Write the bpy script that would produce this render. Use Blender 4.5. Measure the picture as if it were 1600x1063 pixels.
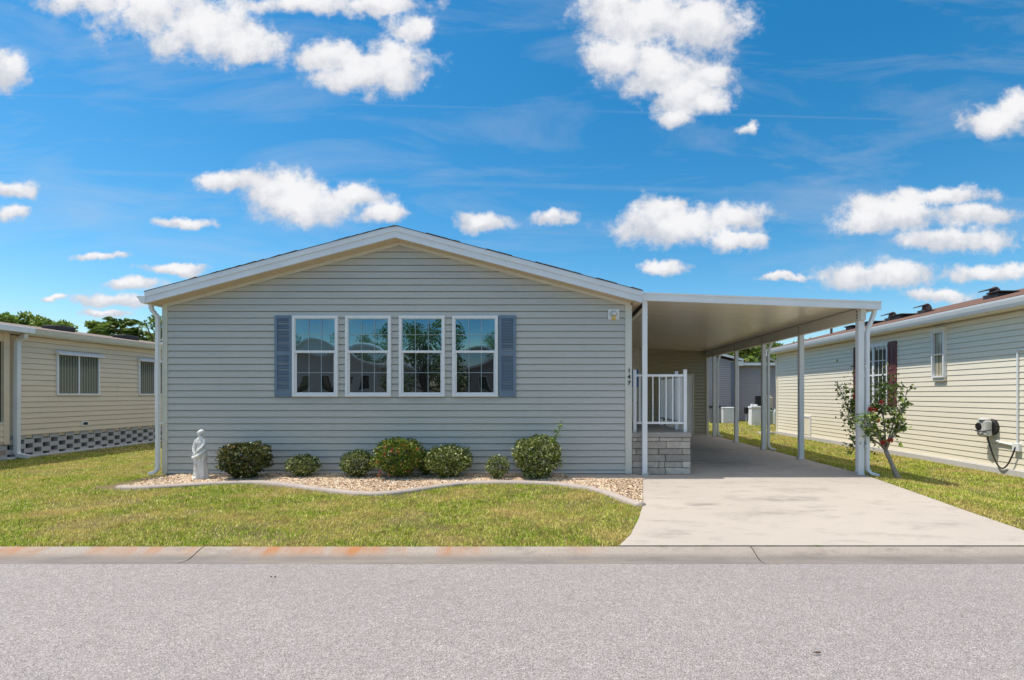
import bpy, bmesh, math, random
import numpy as np
from mathutils import Vector, Matrix, Quaternion, noise as mnoise
R = math.radians
random.seed(7); rng = np.random.default_rng(7)
for o in list(bpy.data.objects): bpy.data.objects.remove(o)
S = bpy.context.scene
COL = S.collection

# ------------------------------------------------------------------ camera
CAMH = 1.41                      # eye height above the driveway
F = 800.0; PX, PY = 868.0, 617.0 # focal length and principal point, in pixels of the 1600x1063 photograph
cam = bpy.data.cameras.new('camera'); co = bpy.data.objects.new('camera', cam); COL.objects.link(co)
cam.sensor_width = 36; cam.lens = 18.0
cam.shift_x = -(PX-800)/1600; cam.shift_y = (PY-531.5)/1600
cam.clip_end = 5000; cam.clip_start = .05
co.location = (0, 0, CAMH); co.rotation_euler = (R(90), 0, 0)
S.camera = co
def WX(px, Y): return (px-PX)*Y/F
def WZ(py, Y): return CAMH-(py-PY)*Y/F

# ------------------------------------------------------------------ light
SUN_EL = R(67.0)
sun_dir = Vector((-math.cos(SUN_EL), .035, math.sin(SUN_EL))).normalized()
sl = bpy.data.lights.new('sun', 'SUN'); sl.energy = 3.6; sl.angle = R(.53); sl.color = (1, .94, .855)
so = bpy.data.objects.new('sun', sl); COL.objects.link(so)
so.rotation_euler = sun_dir.to_track_quat('Z', 'Y').to_euler(); so.location = (-30, 5, 60)
S.view_settings.view_transform = 'Standard'; S.view_settings.look = 'None'
S.view_settings.exposure = .38; S.view_settings.gamma = 1
SKY_STR = .12

# ---- sky: Nishita plus clouds laid out by direction (azimuth/elevation tangents), photograph's cloud positions
CL = [(150,2,80,24),(235,22,90,40),(330,52,95,42),(390,70,50,28),(470,8,110,16),(590,6,70,12),(640,45,36,24),(18,108,36,30),
 (515,92,66,24),(600,108,78,40),(550,118,60,24),(1000,28,95,46),(1090,36,74,46),(960,95,44,34),(1030,105,70,44),(1075,150,52,28),(1108,122,34,20),
 (1105,165,34,16),(1055,182,26,12),(1172,203,18,9),(1560,190,56,26),(1590,175,40,26),(15,300,38,12),(12,335,30,12),
 (355,284,58,14),(450,300,66,26),(485,320,82,28),(545,305,50,16),(600,330,38,14),(287,348,42,9),(755,346,38,13),(862,344,28,11),
 (1040,325,36,20),(1065,350,100,28),(1150,342,48,22),(1155,376,44,15),(1400,335,94,26),(1470,308,80,16),(1350,350,50,18),(1530,335,56,14),
 (1485,375,90,15),(1372,428,82,20),(1540,425,62,13),(1475,462,46,10),(1035,420,36,10),(210,445,42,9),(190,472,54,10),(270,420,48,8),
 (160,400,34,6),(80,468,20,4),(163,491,28,5),(1222,432,42,5)]
w = bpy.data.worlds.new('World'); S.world = w; w.use_nodes = True
nt = w.node_tree; nt.nodes.clear()
def nd(t, **k):
    n = nt.nodes.new(t)
    for a, b in k.items(): setattr(n, a, b)
    return n
def mth(op, a, b=None, c=None, clamp=False):
    n = nd('ShaderNodeMath', operation=op, use_clamp=clamp)
    for i, v in enumerate((a, b, c)):
        if v is None: continue
        if isinstance(v, (int, float)): n.inputs[i].default_value = v
        else: nt.links.new(v, n.inputs[i])
    return n.outputs[0]
sky = nd('ShaderNodeTexSky', sky_type='NISHITA', sun_disc=False, sun_elevation=SUN_EL,
         sun_rotation=math.atan2(sun_dir.x, sun_dir.y), air_density=1.0, dust_density=.35, ozone_density=2.2, altitude=0)
hs = nd('ShaderNodeHueSaturation'); hs.inputs['Saturation'].default_value = 1.42; hs.inputs['Hue'].default_value = .489
nt.links.new(sky.outputs[0], hs.inputs['Color'])
tc = nd('ShaderNodeTexCoord'); sep = nd('ShaderNodeSeparateXYZ'); nt.links.new(tc.outputs['Generated'], sep.inputs[0])
ay = mth('MAXIMUM', mth('ABSOLUTE', sep.outputs[1]), .02)
u = mth('DIVIDE', sep.outputs[0], ay); v = mth('DIVIDE', sep.outputs[2], ay)
cmb = nd('ShaderNodeCombineXYZ'); nt.links.new(u, cmb.inputs[0]); nt.links.new(v, cmb.inputs[1])
back = mth('LESS_THAN', sep.outputs[1], 0)
nt.links.new(mth('MULTIPLY', back, 3.0), cmb.inputs[2])     # behind the camera: no placed blobs, only the noise ones
# warp
nw = nd('ShaderNodeTexNoise'); nw.inputs['Scale'].default_value = 11; nw.inputs['Detail'].default_value = 5; nw.inputs['Roughness'].default_value = .6
nt.links.new(cmb.outputs[0], nw.inputs['Vector'])
sub = nd('ShaderNodeVectorMath', operation='SUBTRACT'); nt.links.new(nw.outputs['Color'], sub.inputs[0]); sub.inputs[1].default_value = (.5,.5,.5)
wp = nd('ShaderNodeVectorMath', operation='MULTIPLY_ADD'); nt.links.new(sub.outputs[0], wp.inputs[0]); wp.inputs[1].default_value = (.075,.05,0)
nt.links.new(cmb.outputs[0], wp.inputs[2])
def chain(lst, dy=0, grow=1.0):
    acc = None
    for (px, py, rx, ry) in lst:
        cu = (px-PX)/F; cv = (PY-py)/F + dy*ry/F; sx = F/(rx*grow); sy = F/(ry*grow)
        n = nd('ShaderNodeVectorMath', operation='MULTIPLY_ADD'); nt.links.new(wp.outputs[0], n.inputs[0])
        n.inputs[1].default_value = (sx, sy, 1); n.inputs[2].default_value = (-cu*sx, -cv*sy, 0)
        l = nd('ShaderNodeVectorMath', operation='LENGTH'); nt.links.new(n.outputs[0], l.inputs[0])
        acc = l.outputs['Value'] if acc is None else mth('SMOOTH_MIN', acc, l.outputs['Value'], .25)
    return acc
d = chain(CL, 0, 1.08)
core = chain(CL, .40, 1.05)
n2 = nd('ShaderNodeTexNoise'); n2.inputs['Scale'].default_value = 17; n2.inputs['Detail'].default_value = 8; n2.inputs['Roughness'].default_value = .62
nt.links.new(cmb.outputs[0], n2.inputs['Vector'])
n3 = nd('ShaderNodeTexNoise'); n3.inputs['Scale'].default_value = 7.5; n3.inputs['Detail'].default_value = 3
nt.links.new(cmb.outputs[0], n3.inputs['Vector'])
# mask: 1 inside, soft ragged border
e = mth('ADD', mth('SUBTRACT', 1.0, d), mth('MULTIPLY', mth('SUBTRACT', n2.outputs[0], .5), 1.9))
n6 = nd('ShaderNodeTexNoise'); n6.inputs['Scale'].default_value = 55; n6.inputs['Detail'].default_value = 6; n6.inputs['Roughness'].default_value = .7; nt.links.new(wp.outputs[0], n6.inputs['Vector'])
e = mth('ADD', e, mth('MULTIPLY', mth('SUBTRACT', n3.outputs[0], .5), 1.5)); e = mth('ADD', e, mth('MULTIPLY', mth('SUBTRACT', n6.outputs[0], .5), .7))
mr = nd('ShaderNodeMapRange', interpolation_type='SMOOTHSTEP'); nt.links.new(e, mr.inputs[0])
mr.inputs[1].default_value = -.34; mr.inputs[2].default_value = .42; mr.inputs[4].default_value = .97; mask = mr.outputs[0]
# clouds seen only in the windows (behind the camera)
n4 = nd('ShaderNodeTexNoise'); n4.inputs['Scale'].default_value = 2.6; n4.inputs['Detail'].default_value = 8; nt.links.new(cmb.outputs[0], n4.inputs['Vector'])
mb4 = nd('ShaderNodeMapRange', interpolation_type='SMOOTHSTEP'); nt.links.new(n4.outputs[0], mb4.inputs[0]); mb4.inputs[1].default_value=.56; mb4.inputs[2].default_value=.72
mask = mth('MAXIMUM', mask, mth('MULTIPLY', mth('MULTIPLY', mb4.outputs[0], back), .8))
# unseen broken cloud high overhead, added above the frame for neutral fill light
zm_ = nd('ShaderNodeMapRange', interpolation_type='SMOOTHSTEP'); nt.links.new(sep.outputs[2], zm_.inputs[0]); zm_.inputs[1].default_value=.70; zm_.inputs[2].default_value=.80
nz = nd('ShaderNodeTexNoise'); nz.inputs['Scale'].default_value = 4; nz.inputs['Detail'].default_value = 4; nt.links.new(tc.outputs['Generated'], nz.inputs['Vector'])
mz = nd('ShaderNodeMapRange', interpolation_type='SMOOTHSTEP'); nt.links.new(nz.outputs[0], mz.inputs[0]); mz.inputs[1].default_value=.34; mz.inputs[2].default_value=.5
fill_cloud = mth('MULTIPLY', zm_.outputs[0], mz.outputs[0]); mask = mth('MAXIMUM', mask, fill_cloud)
# thin cirrus veil
mp = nd('ShaderNodeMapping'); mp.inputs['Scale'].default_value = (1.3, 5.5, 1); mp.inputs['Rotation'].default_value = (0,0,R(-4)); nt.links.new(cmb.outputs[0], mp.inputs[0])
n5 = nd('ShaderNodeTexNoise'); n5.inputs['Scale'].default_value = 1.6; n5.inputs['Detail'].default_value = 7; n5.inputs['Roughness'].default_value=.6; n5.inputs['Distortion'].default_value = .6
nt.links.new(mp.outputs[0], n5.inputs['Vector'])
m5 = nd('ShaderNodeMapRange'); nt.links.new(n5.outputs[0], m5.inputs[0]); m5.inputs[1].default_value=.48; m5.inputs[2].default_value=.85; m5.inputs[4].default_value=.42
veil = m5.outputs[0]
# contrails: two long thin lines
def trail(cv, slope, wid, amt):
    t = mth('ABSOLUTE', mth('SUBTRACT', mth('SUBTRACT', v, mth('MULTIPLY', u, slope)), cv))
    m = nd('ShaderNodeMapRange', interpolation_type='SMOOTHSTEP'); nt.links.new(t, m.inputs[0]); m.inputs[1].default_value=wid; m.inputs[2].default_value=0; m.inputs[3].default_value=0; m.inputs[4].default_value=amt
    return mth('MULTIPLY', m.outputs[0], mth('MULTIPLY', n3.outputs[0], mth('SUBTRACT', 1, back)))
veil = mth('MAXIMUM', veil, trail((617-172)/F, -.028, .004, .12)); veil = mth('MAXIMUM', veil, trail((617-291)/F, -.03, .009, .16))
cov = mth('ADD', mask, mth('MULTIPLY', veil, mth('SUBTRACT', 1, mask)), clamp=True)
# cloud shade: bright tops, grey lavender undersides
sh = mth('ADD', mth('SUBTRACT', 1.18, core), mth('MULTIPLY', mth('SUBTRACT', n2.outputs[0], .47), 3.0))
ms = nd('ShaderNodeMapRange', interpolation_type='SMOOTHSTEP'); nt.links.new(sh, ms.inputs[0]); ms.inputs[1].default_value=-.1; ms.inputs[2].default_value=1.25
cc = nd('ShaderNodeMix', data_type='RGBA'); nt.links.new(ms.outputs[0], cc.inputs[0])
cc.inputs[6].default_value = (4.0,4.15,4.55,1); cc.inputs[7].default_value = (6.1,6.05,6.1,1)
mx = nd('ShaderNodeMix', data_type='RGBA'); nt.links.new(cov, mx.inputs[0]); nt.links.new(hs.outputs[0], mx.inputs[6]); nt.links.new(cc.outputs[2], mx.inputs[7])
mo = nd('ShaderNodeMix', data_type='RGBA'); nt.links.new(fill_cloud, mo.inputs[0]); nt.links.new(mx.outputs[2], mo.inputs[6]); mo.inputs[7].default_value = (9.8,9.3,8.8,1)   # added overhead cloud, made extra bright to raise the fill
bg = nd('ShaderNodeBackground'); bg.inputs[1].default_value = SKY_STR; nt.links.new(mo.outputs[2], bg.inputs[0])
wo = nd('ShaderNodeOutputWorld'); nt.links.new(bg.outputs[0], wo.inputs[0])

# ------------------------------------------------------------------ helpers
def tag(o, label=None, cat=None, group=None, kind=None):
    if label: o['label'] = label
    if cat: o['category'] = cat
    if group: o['group'] = group
    if kind: o['kind'] = kind
    return o
def thing(name, loc, label, cat, group=None):
    o = bpy.data.objects.new(name, None); o.empty_display_size = .2; COL.objects.link(o); o.location = loc
    return tag(o, label, cat, group)
def wloc(o):
    v_ = Vector((0,0,0))
    while o is not None: v_ = v_ + o.location; o = o.parent
    return v_
def mkobj(name, me, mat, parent=None, origin=None):
    o = bpy.data.objects.new(name, me); COL.objects.link(o)
    for m in (mat if isinstance(mat, (list, tuple)) else [mat]):
        if m: me.materials.append(m)
    if parent is not None:
        me.transform(Matrix.Translation(-wloc(parent))); o.parent = parent
    elif origin is not None:
        me.transform(Matrix.Translation(-Vector(origin))); o.location = origin
    return o
I4 = Matrix.Identity(4)
def basis(origin, c):
    """wall frame: a along wall, b up, c outward"""
    c = Vector(c); b = Vector((0,0,1)); a = b.cross(c)
    m = Matrix(((a.x,b.x,c.x,origin[0]),(a.y,b.y,c.y,origin[1]),(a.z,b.z,c.z,origin[2]),(0,0,0,1)))
    return m
class MB:
    def __init__(s, m=None): s.v = []; s.f = []; s.mi = []; s.m = m or I4; s.tint = []; s.ct = 0.5
    def add(s, vs, fs, mi=0):
        n = len(s.v)
        s.v += [tuple(s.m @ Vector(p)) for p in vs]; s.f += [tuple(n+i for i in f) for f in fs]; s.mi += [mi]*len(fs); s.tint += [s.ct]*len(fs)
    def box(s, x0, x1, y0, y1, z0, z1, mi=0):
        s.add([(x0,y0,z0),(x1,y0,z0),(x1,y1,z0),(x0,y1,z0),(x0,y0,z1),(x1,y0,z1),(x1,y1,z1),(x0,y1,z1)],
              [(0,3,2,1),(4,5,6,7),(0,1,5,4),(1,2,6,5),(2,3,7,6),(3,0,4,7)], mi)
    def quad(s, a, b, c, d, mi=0): s.add([a,b,c,d], [(0,1,2,3)], mi)
    def prism(s, poly, ax, t0, t1, mi=0):
        """poly: 2-D outline; ax: extrusion axis 0/1/2"""
        def P(p, t):
            if ax == 0: return (t, p[0], p[1])
            if ax == 1: return (p[0], t, p[1])
            return (p[0], p[1], t)
        n = len(poly)
        s.add([P(p, t0) for p in poly]+[P(p, t1) for p in poly],
              [tuple(range(n))[::-1], tuple(range(n, 2*n))]+[(i,(i+1)%n,n+(i+1)%n,n+i) for i in range(n)], mi)
    def tube(s, pts, r, n=10, mi=0, ph=0, asp=1.0):
        pts = [Vector(p) for p in pts]; rs = r if isinstance(r, (list, tuple)) else [r]*len(pts)
        ref = None; vs = []; fs = []
        for i, p in enumerate(pts):
            t = (pts[min(i+1,len(pts)-1)]-pts[max(i-1,0)]).normalized()
            if ref is None: ref = (Vector((0,1,0)) if abs(t.y) < .9 else Vector((1,0,0)))
            a = (ref-t*ref.dot(t)).normalized(); b = t.cross(a); ref = a
            for k in range(n):
                th = 2*math.pi*k/n+ph
                vs.append(p+a*(math.cos(th)*rs[i])+b*(math.sin(th)*rs[i]*asp))
        for i in range(len(pts)-1):
            for k in range(n):
                fs.append((i*n+k, i*n+(k+1)%n, (i+1)*n+(k+1)%n, (i+1)*n+k))
        fs.append(tuple(range(n))[::-1]); fs.append(tuple((len(pts)-1)*n+k for k in range(n)))
        s.add(vs, fs, mi)
    def ell(s, c, r, seg=16, rings=10, mi=0, zmin=-1):
        vs = []; fs = []
        for i in range(rings+1):
            ph = -math.pi/2+math.pi*i/rings; zz = max(math.sin(ph), zmin)
            for k in range(seg):
                th = 2*math.pi*k/seg
                vs.append((c[0]+r[0]*math.cos(ph)*math.cos(th), c[1]+r[1]*math.cos(ph)*math.sin(th), c[2]+r[2]*zz))
        for i in range(rings):
            for k in range(seg): fs.append((i*seg+k, i*seg+(k+1)%seg, (i+1)*seg+(k+1)%seg, (i+1)*seg+k))
        s.add(vs, fs, mi)
    def build(s, name, mat, parent=None, smooth=False, bevel=0, origin=None, tint=False):
        me = bpy.data.meshes.new(name); me.from_pydata(s.v, [], s.f)
        if len(set(s.mi)) > 1: me.polygons.foreach_set('material_index', s.mi)
        if tint:
            at = me.attributes.new('tint', 'FLOAT', 'FACE'); at.data.foreach_set('value', s.tint)
        if smooth: me.polygons.foreach_set('use_smooth', [True]*len(s.f))
        o = mkobj(name, me, mat, parent, origin)
        if bevel:
            b = o.modifiers.new('bevel', 'BEVEL'); b.width = bevel; b.segments = 2; b.limit_method = 'ANGLE'
        return o
def np_mesh(name, V, Fq, mat, parent=None, tint=None, smooth=False, origin=None):
    """V (n,3), Fq (m,k) arrays"""
    me = bpy.data.meshes.new(name); m, k = Fq.shape
    me.vertices.add(len(V)); me.vertices.foreach_set('co', np.asarray(V, dtype=np.float32).ravel())
    me.loops.add(m*k); me.loops.foreach_set('vertex_index', Fq.astype(np.int32).ravel())
    me.polygons.add(m); me.polygons.foreach_set('loop_start', np.arange(0, m*k, k, dtype=np.int32))
    me.update(calc_edges=True)
    if tint is not None:
        at = me.attributes.new('tint', 'FLOAT', 'FACE'); at.data.foreach_set('value', np.asarray(tint, dtype=np.float32))
    if smooth: me.polygons.foreach_set('use_smooth', np.ones(m, dtype=bool))
    return mkobj(name, me, mat, parent, origin)

# ------------------------------------------------------------------ materials
class Mt:
    def __init__(s, name):
        s.m = bpy.data.materials.new(name); s.m.use_nodes = True; s.t = s.m.node_tree; s.b = s.t.nodes['Principled BSDF']
        s.out = s.t.nodes['Material Output']
    def n(s, t, **k):
        n = s.t.nodes.new(t)
        for a, b in k.items(): setattr(n, a, b)
        return n
    def l(s, a, b): s.t.links.new(a, b)
    def coord(s, scale=(1,1,1), rot=(0,0,0)):
        g = s.n('ShaderNodeNewGeometry'); m = s.n('ShaderNodeMapping'); m.inputs['Scale'].default_value = scale; m.inputs['Rotation'].default_value = rot
        s.l(g.outputs['Position'], m.inputs[0]); return m.outputs[0]
    def noise(s, scale, detail=4, rough=.5, vec=None, dist=0):
        n = s.n('ShaderNodeTexNoise'); n.inputs['Scale'].default_value = scale; n.inputs['Detail'].default_value = detail
        n.inputs['Roughness'].default_value = rough; n.inputs['Distortion'].default_value = dist
        s.l(vec if vec is not None else s.coord(), n.inputs['Vector']); return n.outputs[0]
    def voro(s, scale, vec=None, feature='F1', out='Distance'):
        n = s.n('ShaderNodeTexVoronoi', feature=feature); n.inputs['Scale'].default_value = scale
        s.l(vec if vec is not None else s.coord(), n.inputs['Vector']); return n.outputs[out]
    def ramp(s, fac, stops, interp='LINEAR'):
        r = s.n('ShaderNodeValToRGB'); r.color_ramp.interpolation = interp
        while len(r.color_ramp.elements) < len(stops): r.color_ramp.elements.new(.5)
        for e_, (p, c) in zip(r.color_ramp.elements, stops):
            e_.position = p; e_.color = (c, c, c, 1) if isinstance(c, (int, float)) else (*c, 1)
        s.l(fac, r.inputs[0]); return r.outputs[0]
    def mix(s, fac, a, b, mode='MIX'):
        m = s.n('ShaderNodeMix', data_type='RGBA', blend_type=mode)
        for i, v_ in ((0, fac), (6, a), (7, b)):
            if isinstance(v_, (int, float)): m.inputs[i].default_value = v_ if i == 0 else (v_,v_,v_,1)
            elif isinstance(v_, tuple): m.inputs[i].default_value = (*v_, 1)
            else: s.l(v_, m.inputs[i])
        return m.outputs[2]
    def bump(s, h, dist=.01, strength=1):
        b = s.n('ShaderNodeBump'); b.inputs['Distance'].default_value = dist; b.inputs['Strength'].default_value = strength
        s.l(h, b.inputs['Height']); s.l(b.outputs[0], s.b.inputs['Normal'])
    def col(s, c):
        if isinstance(c, tuple): s.b.inputs['Base Color'].default_value = (*c, 1)
        else: s.l(c, s.b.inputs['Base Color'])
    def rough(s, r_):
        if isinstance(r_, (int, float)): s.b.inputs['Roughness'].default_value = r_
        else: s.l(r_, s.b.inputs['Roughness'])
def simple(name, c, rough=.5, var=.08, vs=3.0, metal=0, spec=.5):
    m = Mt(name); d1 = tuple(x*(1-var) for x in c); d2 = tuple(min(1, x*(1+var)) for x in c)
    m.col(m.ramp(m.noise(vs, 5, .6), [(.3, d1), (.7, d2)])); m.rough(rough); m.b.inputs['Metallic'].default_value = metal
    m.b.inputs['Specular IOR Level'].default_value = spec
    return m.m
def siding_mat(name, c, rough=.42, streak=.07):
    m = Mt(name)
    a = m.noise(.9, 3, .5); b = m.noise(1, 6, .65, m.coord((1.2, 1.2, 14))); dirt = m.noise(1, 6, .7, m.coord((9, 9, .8)))
    base = m.mix(a, tuple(x*.95 for x in c), tuple(min(1,x*1.05) for x in c))
    base = m.mix(m.ramp(b, [(.35,0.0),(.75,1.0)]), base, tuple(x*(1-streak) for x in c))
    base = m.mix(m.ramp(dirt, [(.55,0.0),(.9,.35)]), base, tuple(x*.72 for x in c))
    m.col(base); m.rough(m.ramp(b, [(0,rough-.08),(1,rough+.12)]))
    m.bump(m.noise(1, 4, .6, m.coord((3, 3, 90))), .0015, .6)
    return m.m
M = {}
M['siding'] = siding_mat('vinyl_siding_sage', (.53,.52,.475))
M['siding_side'] = M['siding']
M['shed_siding_shaded'] = siding_mat('vinyl_siding_shed_shaded', (.42,.39,.28))  # house siding again, with carport shade and warm bounce put into the colour
M['cream'] = siding_mat('vinyl_siding_cream', (.84,.775,.63), .5, .03)
M['beige'] = siding_mat('vinyl_siding_beige', (.80,.665,.495), .5)
M['greyside'] = siding_mat('vinyl_siding_grey', (.44,.385,.385), .5)
M['paleside'] = siding_mat('vinyl_siding_pale', (.80,.79,.78), .5)
M['white'] = simple('white_aluminium', (.78,.79,.80), .32, .04, 4)
M['white_frame'] = simple('white_window_frame', (.80,.81,.83), .35, .03, 8)
M['fascia'] = simple('white_fascia_metal', (.74,.755,.78), .22, .05, 2)
M['trim'] = simple('beige_corner_trim', (.64,.63,.55), .4, .04, 3)
M['ceiling'] = simple('cream_roof_panel', (.72,.66,.56), .26, .02, .6)
M['beam'] = simple('cream_beam_metal', (.68,.64,.56), .35, .05, 2)
M['shutter'] = simple('blue_shutter_vinyl', (.15,.215,.295), .5, .08, 4)
M['maroon'] = simple('maroon_shutter_vinyl', (.14,.045,.045), .5, .1, 4)
M['black'] = simple('black_plastic', (.015,.015,.017), .5, .1)
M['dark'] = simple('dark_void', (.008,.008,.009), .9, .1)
M['rubber'] = simple('black_cable_rubber', (.012,.012,.013), .45, .1)
M['greymetal'] = simple('grey_painted_metal', (.55,.54,.51), .4, .1, 8)
M['tanplastic'] = simple('tan_utility_plastic', (.55,.45,.33), .6, .1)
M['green_util'] = simple('green_utility_plastic', (.28,.36,.27), .5, .1)
M['ac_grey'] = simple('grey_condenser_metal', (.13,.13,.16), .5, .1)
M['bluepaint'] = simple('blue_painted_metal', (.01,.10,.33), .35, .05)
M['bulb'] = simple('amber_bug_bulb', (.72,.50,.12), .25, .05)
M['lampglass'] = simple('frosted_lamp_glass', (.72,.74,.75), .2, .05)
M['door'] = simple('shed_door_paint', (.82,.82,.82), .35, .05)
M['trunk'] = simple('grey_bark', (.30,.255,.21), .85, .35, 30)
M['twig'] = simple('brown_twig_bark', (.12,.085,.06), .85, .3, 20)
M['flower'] = simple('red_petals', (.50,.03,.025), .5, .3, 60)
M['petal_orange'] = simple('orange_red_petals', (.62,.12,.02), .5, .3, 60)
def soffit():
    m = Mt('perforated_soffit'); g = m.coord((1,1,1))
    d_ = m.voro(42, g)
    m.col(m.mix(m.ramp(d_, [(.18,1.0),(.30,0.0)]), (.62,.51,.36), (.22,.16,.10))); m.rough(.5); return m.m
M['soffit'] = soffit()
def shingle(name, c1, c2):
    m = Mt(name); b = m.n('ShaderNodeTexBrick'); m.l(m.coord(), b.inputs['Vector'])
    b.inputs['Scale'].default_value = 3.4; b.inputs['Color1'].default_value = (*c1,1); b.inputs['Color2'].default_value = (*c2,1); b.inputs['Mortar'].default_value = (c1[0]*.3,c1[1]*.3,c1[2]*.3,1)
    b.inputs['Mortar Size'].default_value = .02; b.inputs['Brick Width'].default_value = .9; b.inputs['Row Height'].default_value = .45
    n_ = m.noise(60, 4, .7); m.col(m.mix(m.ramp(n_, [(.3,0.0),(.7,.6)]), b.outputs[0], tuple(x*1.9 for x in c2))); m.rough(.95); m.bump(n_, .01); return m.m
M['shingle'] = shingle('dark_shingle', (.06,.05,.045), (.10,.085,.075))
M['shingle_brown'] = shingle('brown_shingle', (.085,.042,.030), (.13,.070,.048))
M['shingle_grey'] = shingle('taupe_shingle', (.13,.10,.085), (.18,.145,.125))
def concrete(name, c, stain=.25, fine=.1, rust=False, sc=1.0, spots=()):
    m = Mt(name)
    big = m.noise(.55*sc, 6, .6, dist=.6); mid = m.noise(2.6*sc, 7, .68, m.coord((1,2.2,1), (0,0,.5))); fn = m.noise(170, 3, .6)
    base = m.mix(m.ramp(big, [(.32,0.0),(.72,1.0)]), tuple(x*.93 for x in c), tuple(min(1,x*1.05) for x in c))
    base = m.mix(m.ramp(mid, [(.52,0.0),(.78,stain)]), base, tuple(x*.52 for x in c))
    base = m.mix(fine, base, m.ramp(fn, [(.3,.1),(.7,.95)]), 'OVERLAY')
    if spots:
        wn_ = m.n('ShaderNodeTexNoise'); wn_.inputs['Scale'].default_value = 2.4; wn_.inputs['Detail'].default_value = 6; wn_.inputs['Roughness'].default_value = .65; m.l(m.coord(), wn_.inputs['Vector'])
        st_ = m.ramp(m.noise(3.5, 7, .75, m.coord((.7,1.8,1))), [(.38,0.0),(.68,1.0)])
        for (x_, y_, rx_, ry_, a_) in spots:
            k_ = m.n('ShaderNodeVectorMath', operation='MULTIPLY_ADD'); m.l(m.coord(), k_.inputs[0]); k_.inputs[1].default_value = (1/rx_,1/ry_,0); k_.inputs[2].default_value = (-x_/rx_,-y_/ry_,0)
            w2_ = m.n('ShaderNodeVectorMath', operation='MULTIPLY_ADD'); m.l(wn_.outputs['Color'], w2_.inputs[0]); w2_.inputs[1].default_value = (1.6,1.6,0); m.l(k_.outputs[0], w2_.inputs[2])
            w3_ = m.n('ShaderNodeVectorMath', operation='SUBTRACT'); m.l(w2_.outputs[0], w3_.inputs[0]); w3_.inputs[1].default_value = (.8,.8,0)
            l_ = m.n('ShaderNodeVectorMath', operation='LENGTH'); m.l(w3_.outputs[0], l_.inputs[0])
            f_ = m.ramp(l_.outputs['Value'], [(.15,a_),(1.0,0.0)], 'EASE'); q_ = m.n('ShaderNodeMath', operation='MULTIPLY'); m.l(f_, q_.inputs[0]); m.l(st_, q_.inputs[1])
            base = m.mix(q_.outputs[0], base, (.13,.118,.108))
    if rust:
        gx = m.n('ShaderNodeSeparateXYZ'); gp = m.n('ShaderNodeNewGeometry'); m.l(gp.outputs['Position'], gx.inputs[0])
        fade = m.n('ShaderNodeMapRange'); m.l(gx.outputs[0], fade.inputs[0]); fade.inputs[1].default_value = .9; fade.inputs[2].default_value = -.9
        st = m.ramp(m.noise(1, 4, .6, m.coord((1.7, .35, .35), (0,0,.28))), [(.42,0.0),(.60,1.0)])
        st2 = m.ramp(m.noise(1, 4, .6, m.coord((9, 1.2, 2), (0,0,.35))), [(.30,0.15),(.62,1.0)])
        yf = m.n('ShaderNodeMapRange'); m.l(gx.outputs[1], yf.inputs[0]); yf.inputs[1].default_value = 4.54; yf.inputs[2].default_value = 4.70
        k1 = m.n('ShaderNodeMath', operation='MULTIPLY'); m.l(st, k1.inputs[0]); m.l(st2, k1.inputs[1])
        k2 = m.n('ShaderNodeMath', operation='MULTIPLY'); m.l(k1.outputs[0], k2.inputs[0]); m.l(fade.outputs[0], k2.inputs[1])
        k3 = m.n('ShaderNodeMath', operation='MULTIPLY'); m.l(k2.outputs[0], k3.inputs[0]); m.l(yf.outputs[0], k3.inputs[1])
        k4 = m.n('ShaderNodeMath', operation='MULTIPLY'); m.l(k3.outputs[0], k4.inputs[0]); k4.inputs[1].default_value = 1.15; k4.use_clamp = True
        base = m.mix(k4.outputs[0], base, (.36,.16,.06))
        # grime along the invert
        dm = m.n('ShaderNodeMapRange'); m.l(gx.outputs[1], dm.inputs[0]); dm.inputs[1].default_value = 4.68; dm.inputs[2].default_value = 4.60
        dn = m.ramp(m.noise(1, 5, .7, m.coord((1.4,6,6))), [(.35,.55),(.7,1.0)])
        k5 = m.n('ShaderNodeMath', operation='MULTIPLY'); m.l(dm.outputs[0], k5.inputs[0]); m.l(dn, k5.inputs[1])
        base = m.mix(k5.outputs[0], base, (.15,.135,.125))
    m.col(base); m.rough(.85); m.bump(m.mix(.5, fn, m.noise(40,4,.6)), .003, .5); return m.m
M['drive'] = concrete('driveway_concrete', (.42,.372,.325), .8, .45, sc=.75, spots=[(1.9,6.6,.34,.18,.85),(3.0,6.9,.95,.26,.8),(2.6,6.1,.6,.3,.5),(3.6,7.6,.7,.35,.5),(3.4,10.6,1.1,.9,.8),(3.9,13.2,.9,1.5,.8),(2.9,8.2,1.2,.25,.35),(1.1,5.2,.35,.25,.6),(4.2,5.6,.6,.2,.45)])
M['kerb'] = concrete('kerb_concrete', (.32,.275,.235), .95, .55, True)
M['slab'] = concrete('porch_slab_concrete', (.36,.33,.30), .3, .2)
M['footing'] = concrete('footing_concrete', (.55,.53,.51), .3, .2)
M['edging'] = concrete('edging_concrete', (.40,.34,.30), .95, .5, sc=2.6)
M['block'] = concrete('breeze_block', (.50,.47,.46), .35, .2, sc=3)
M['statue'] = concrete('painted_plaster', (.80,.785,.76), .75, .15, sc=6)
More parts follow.
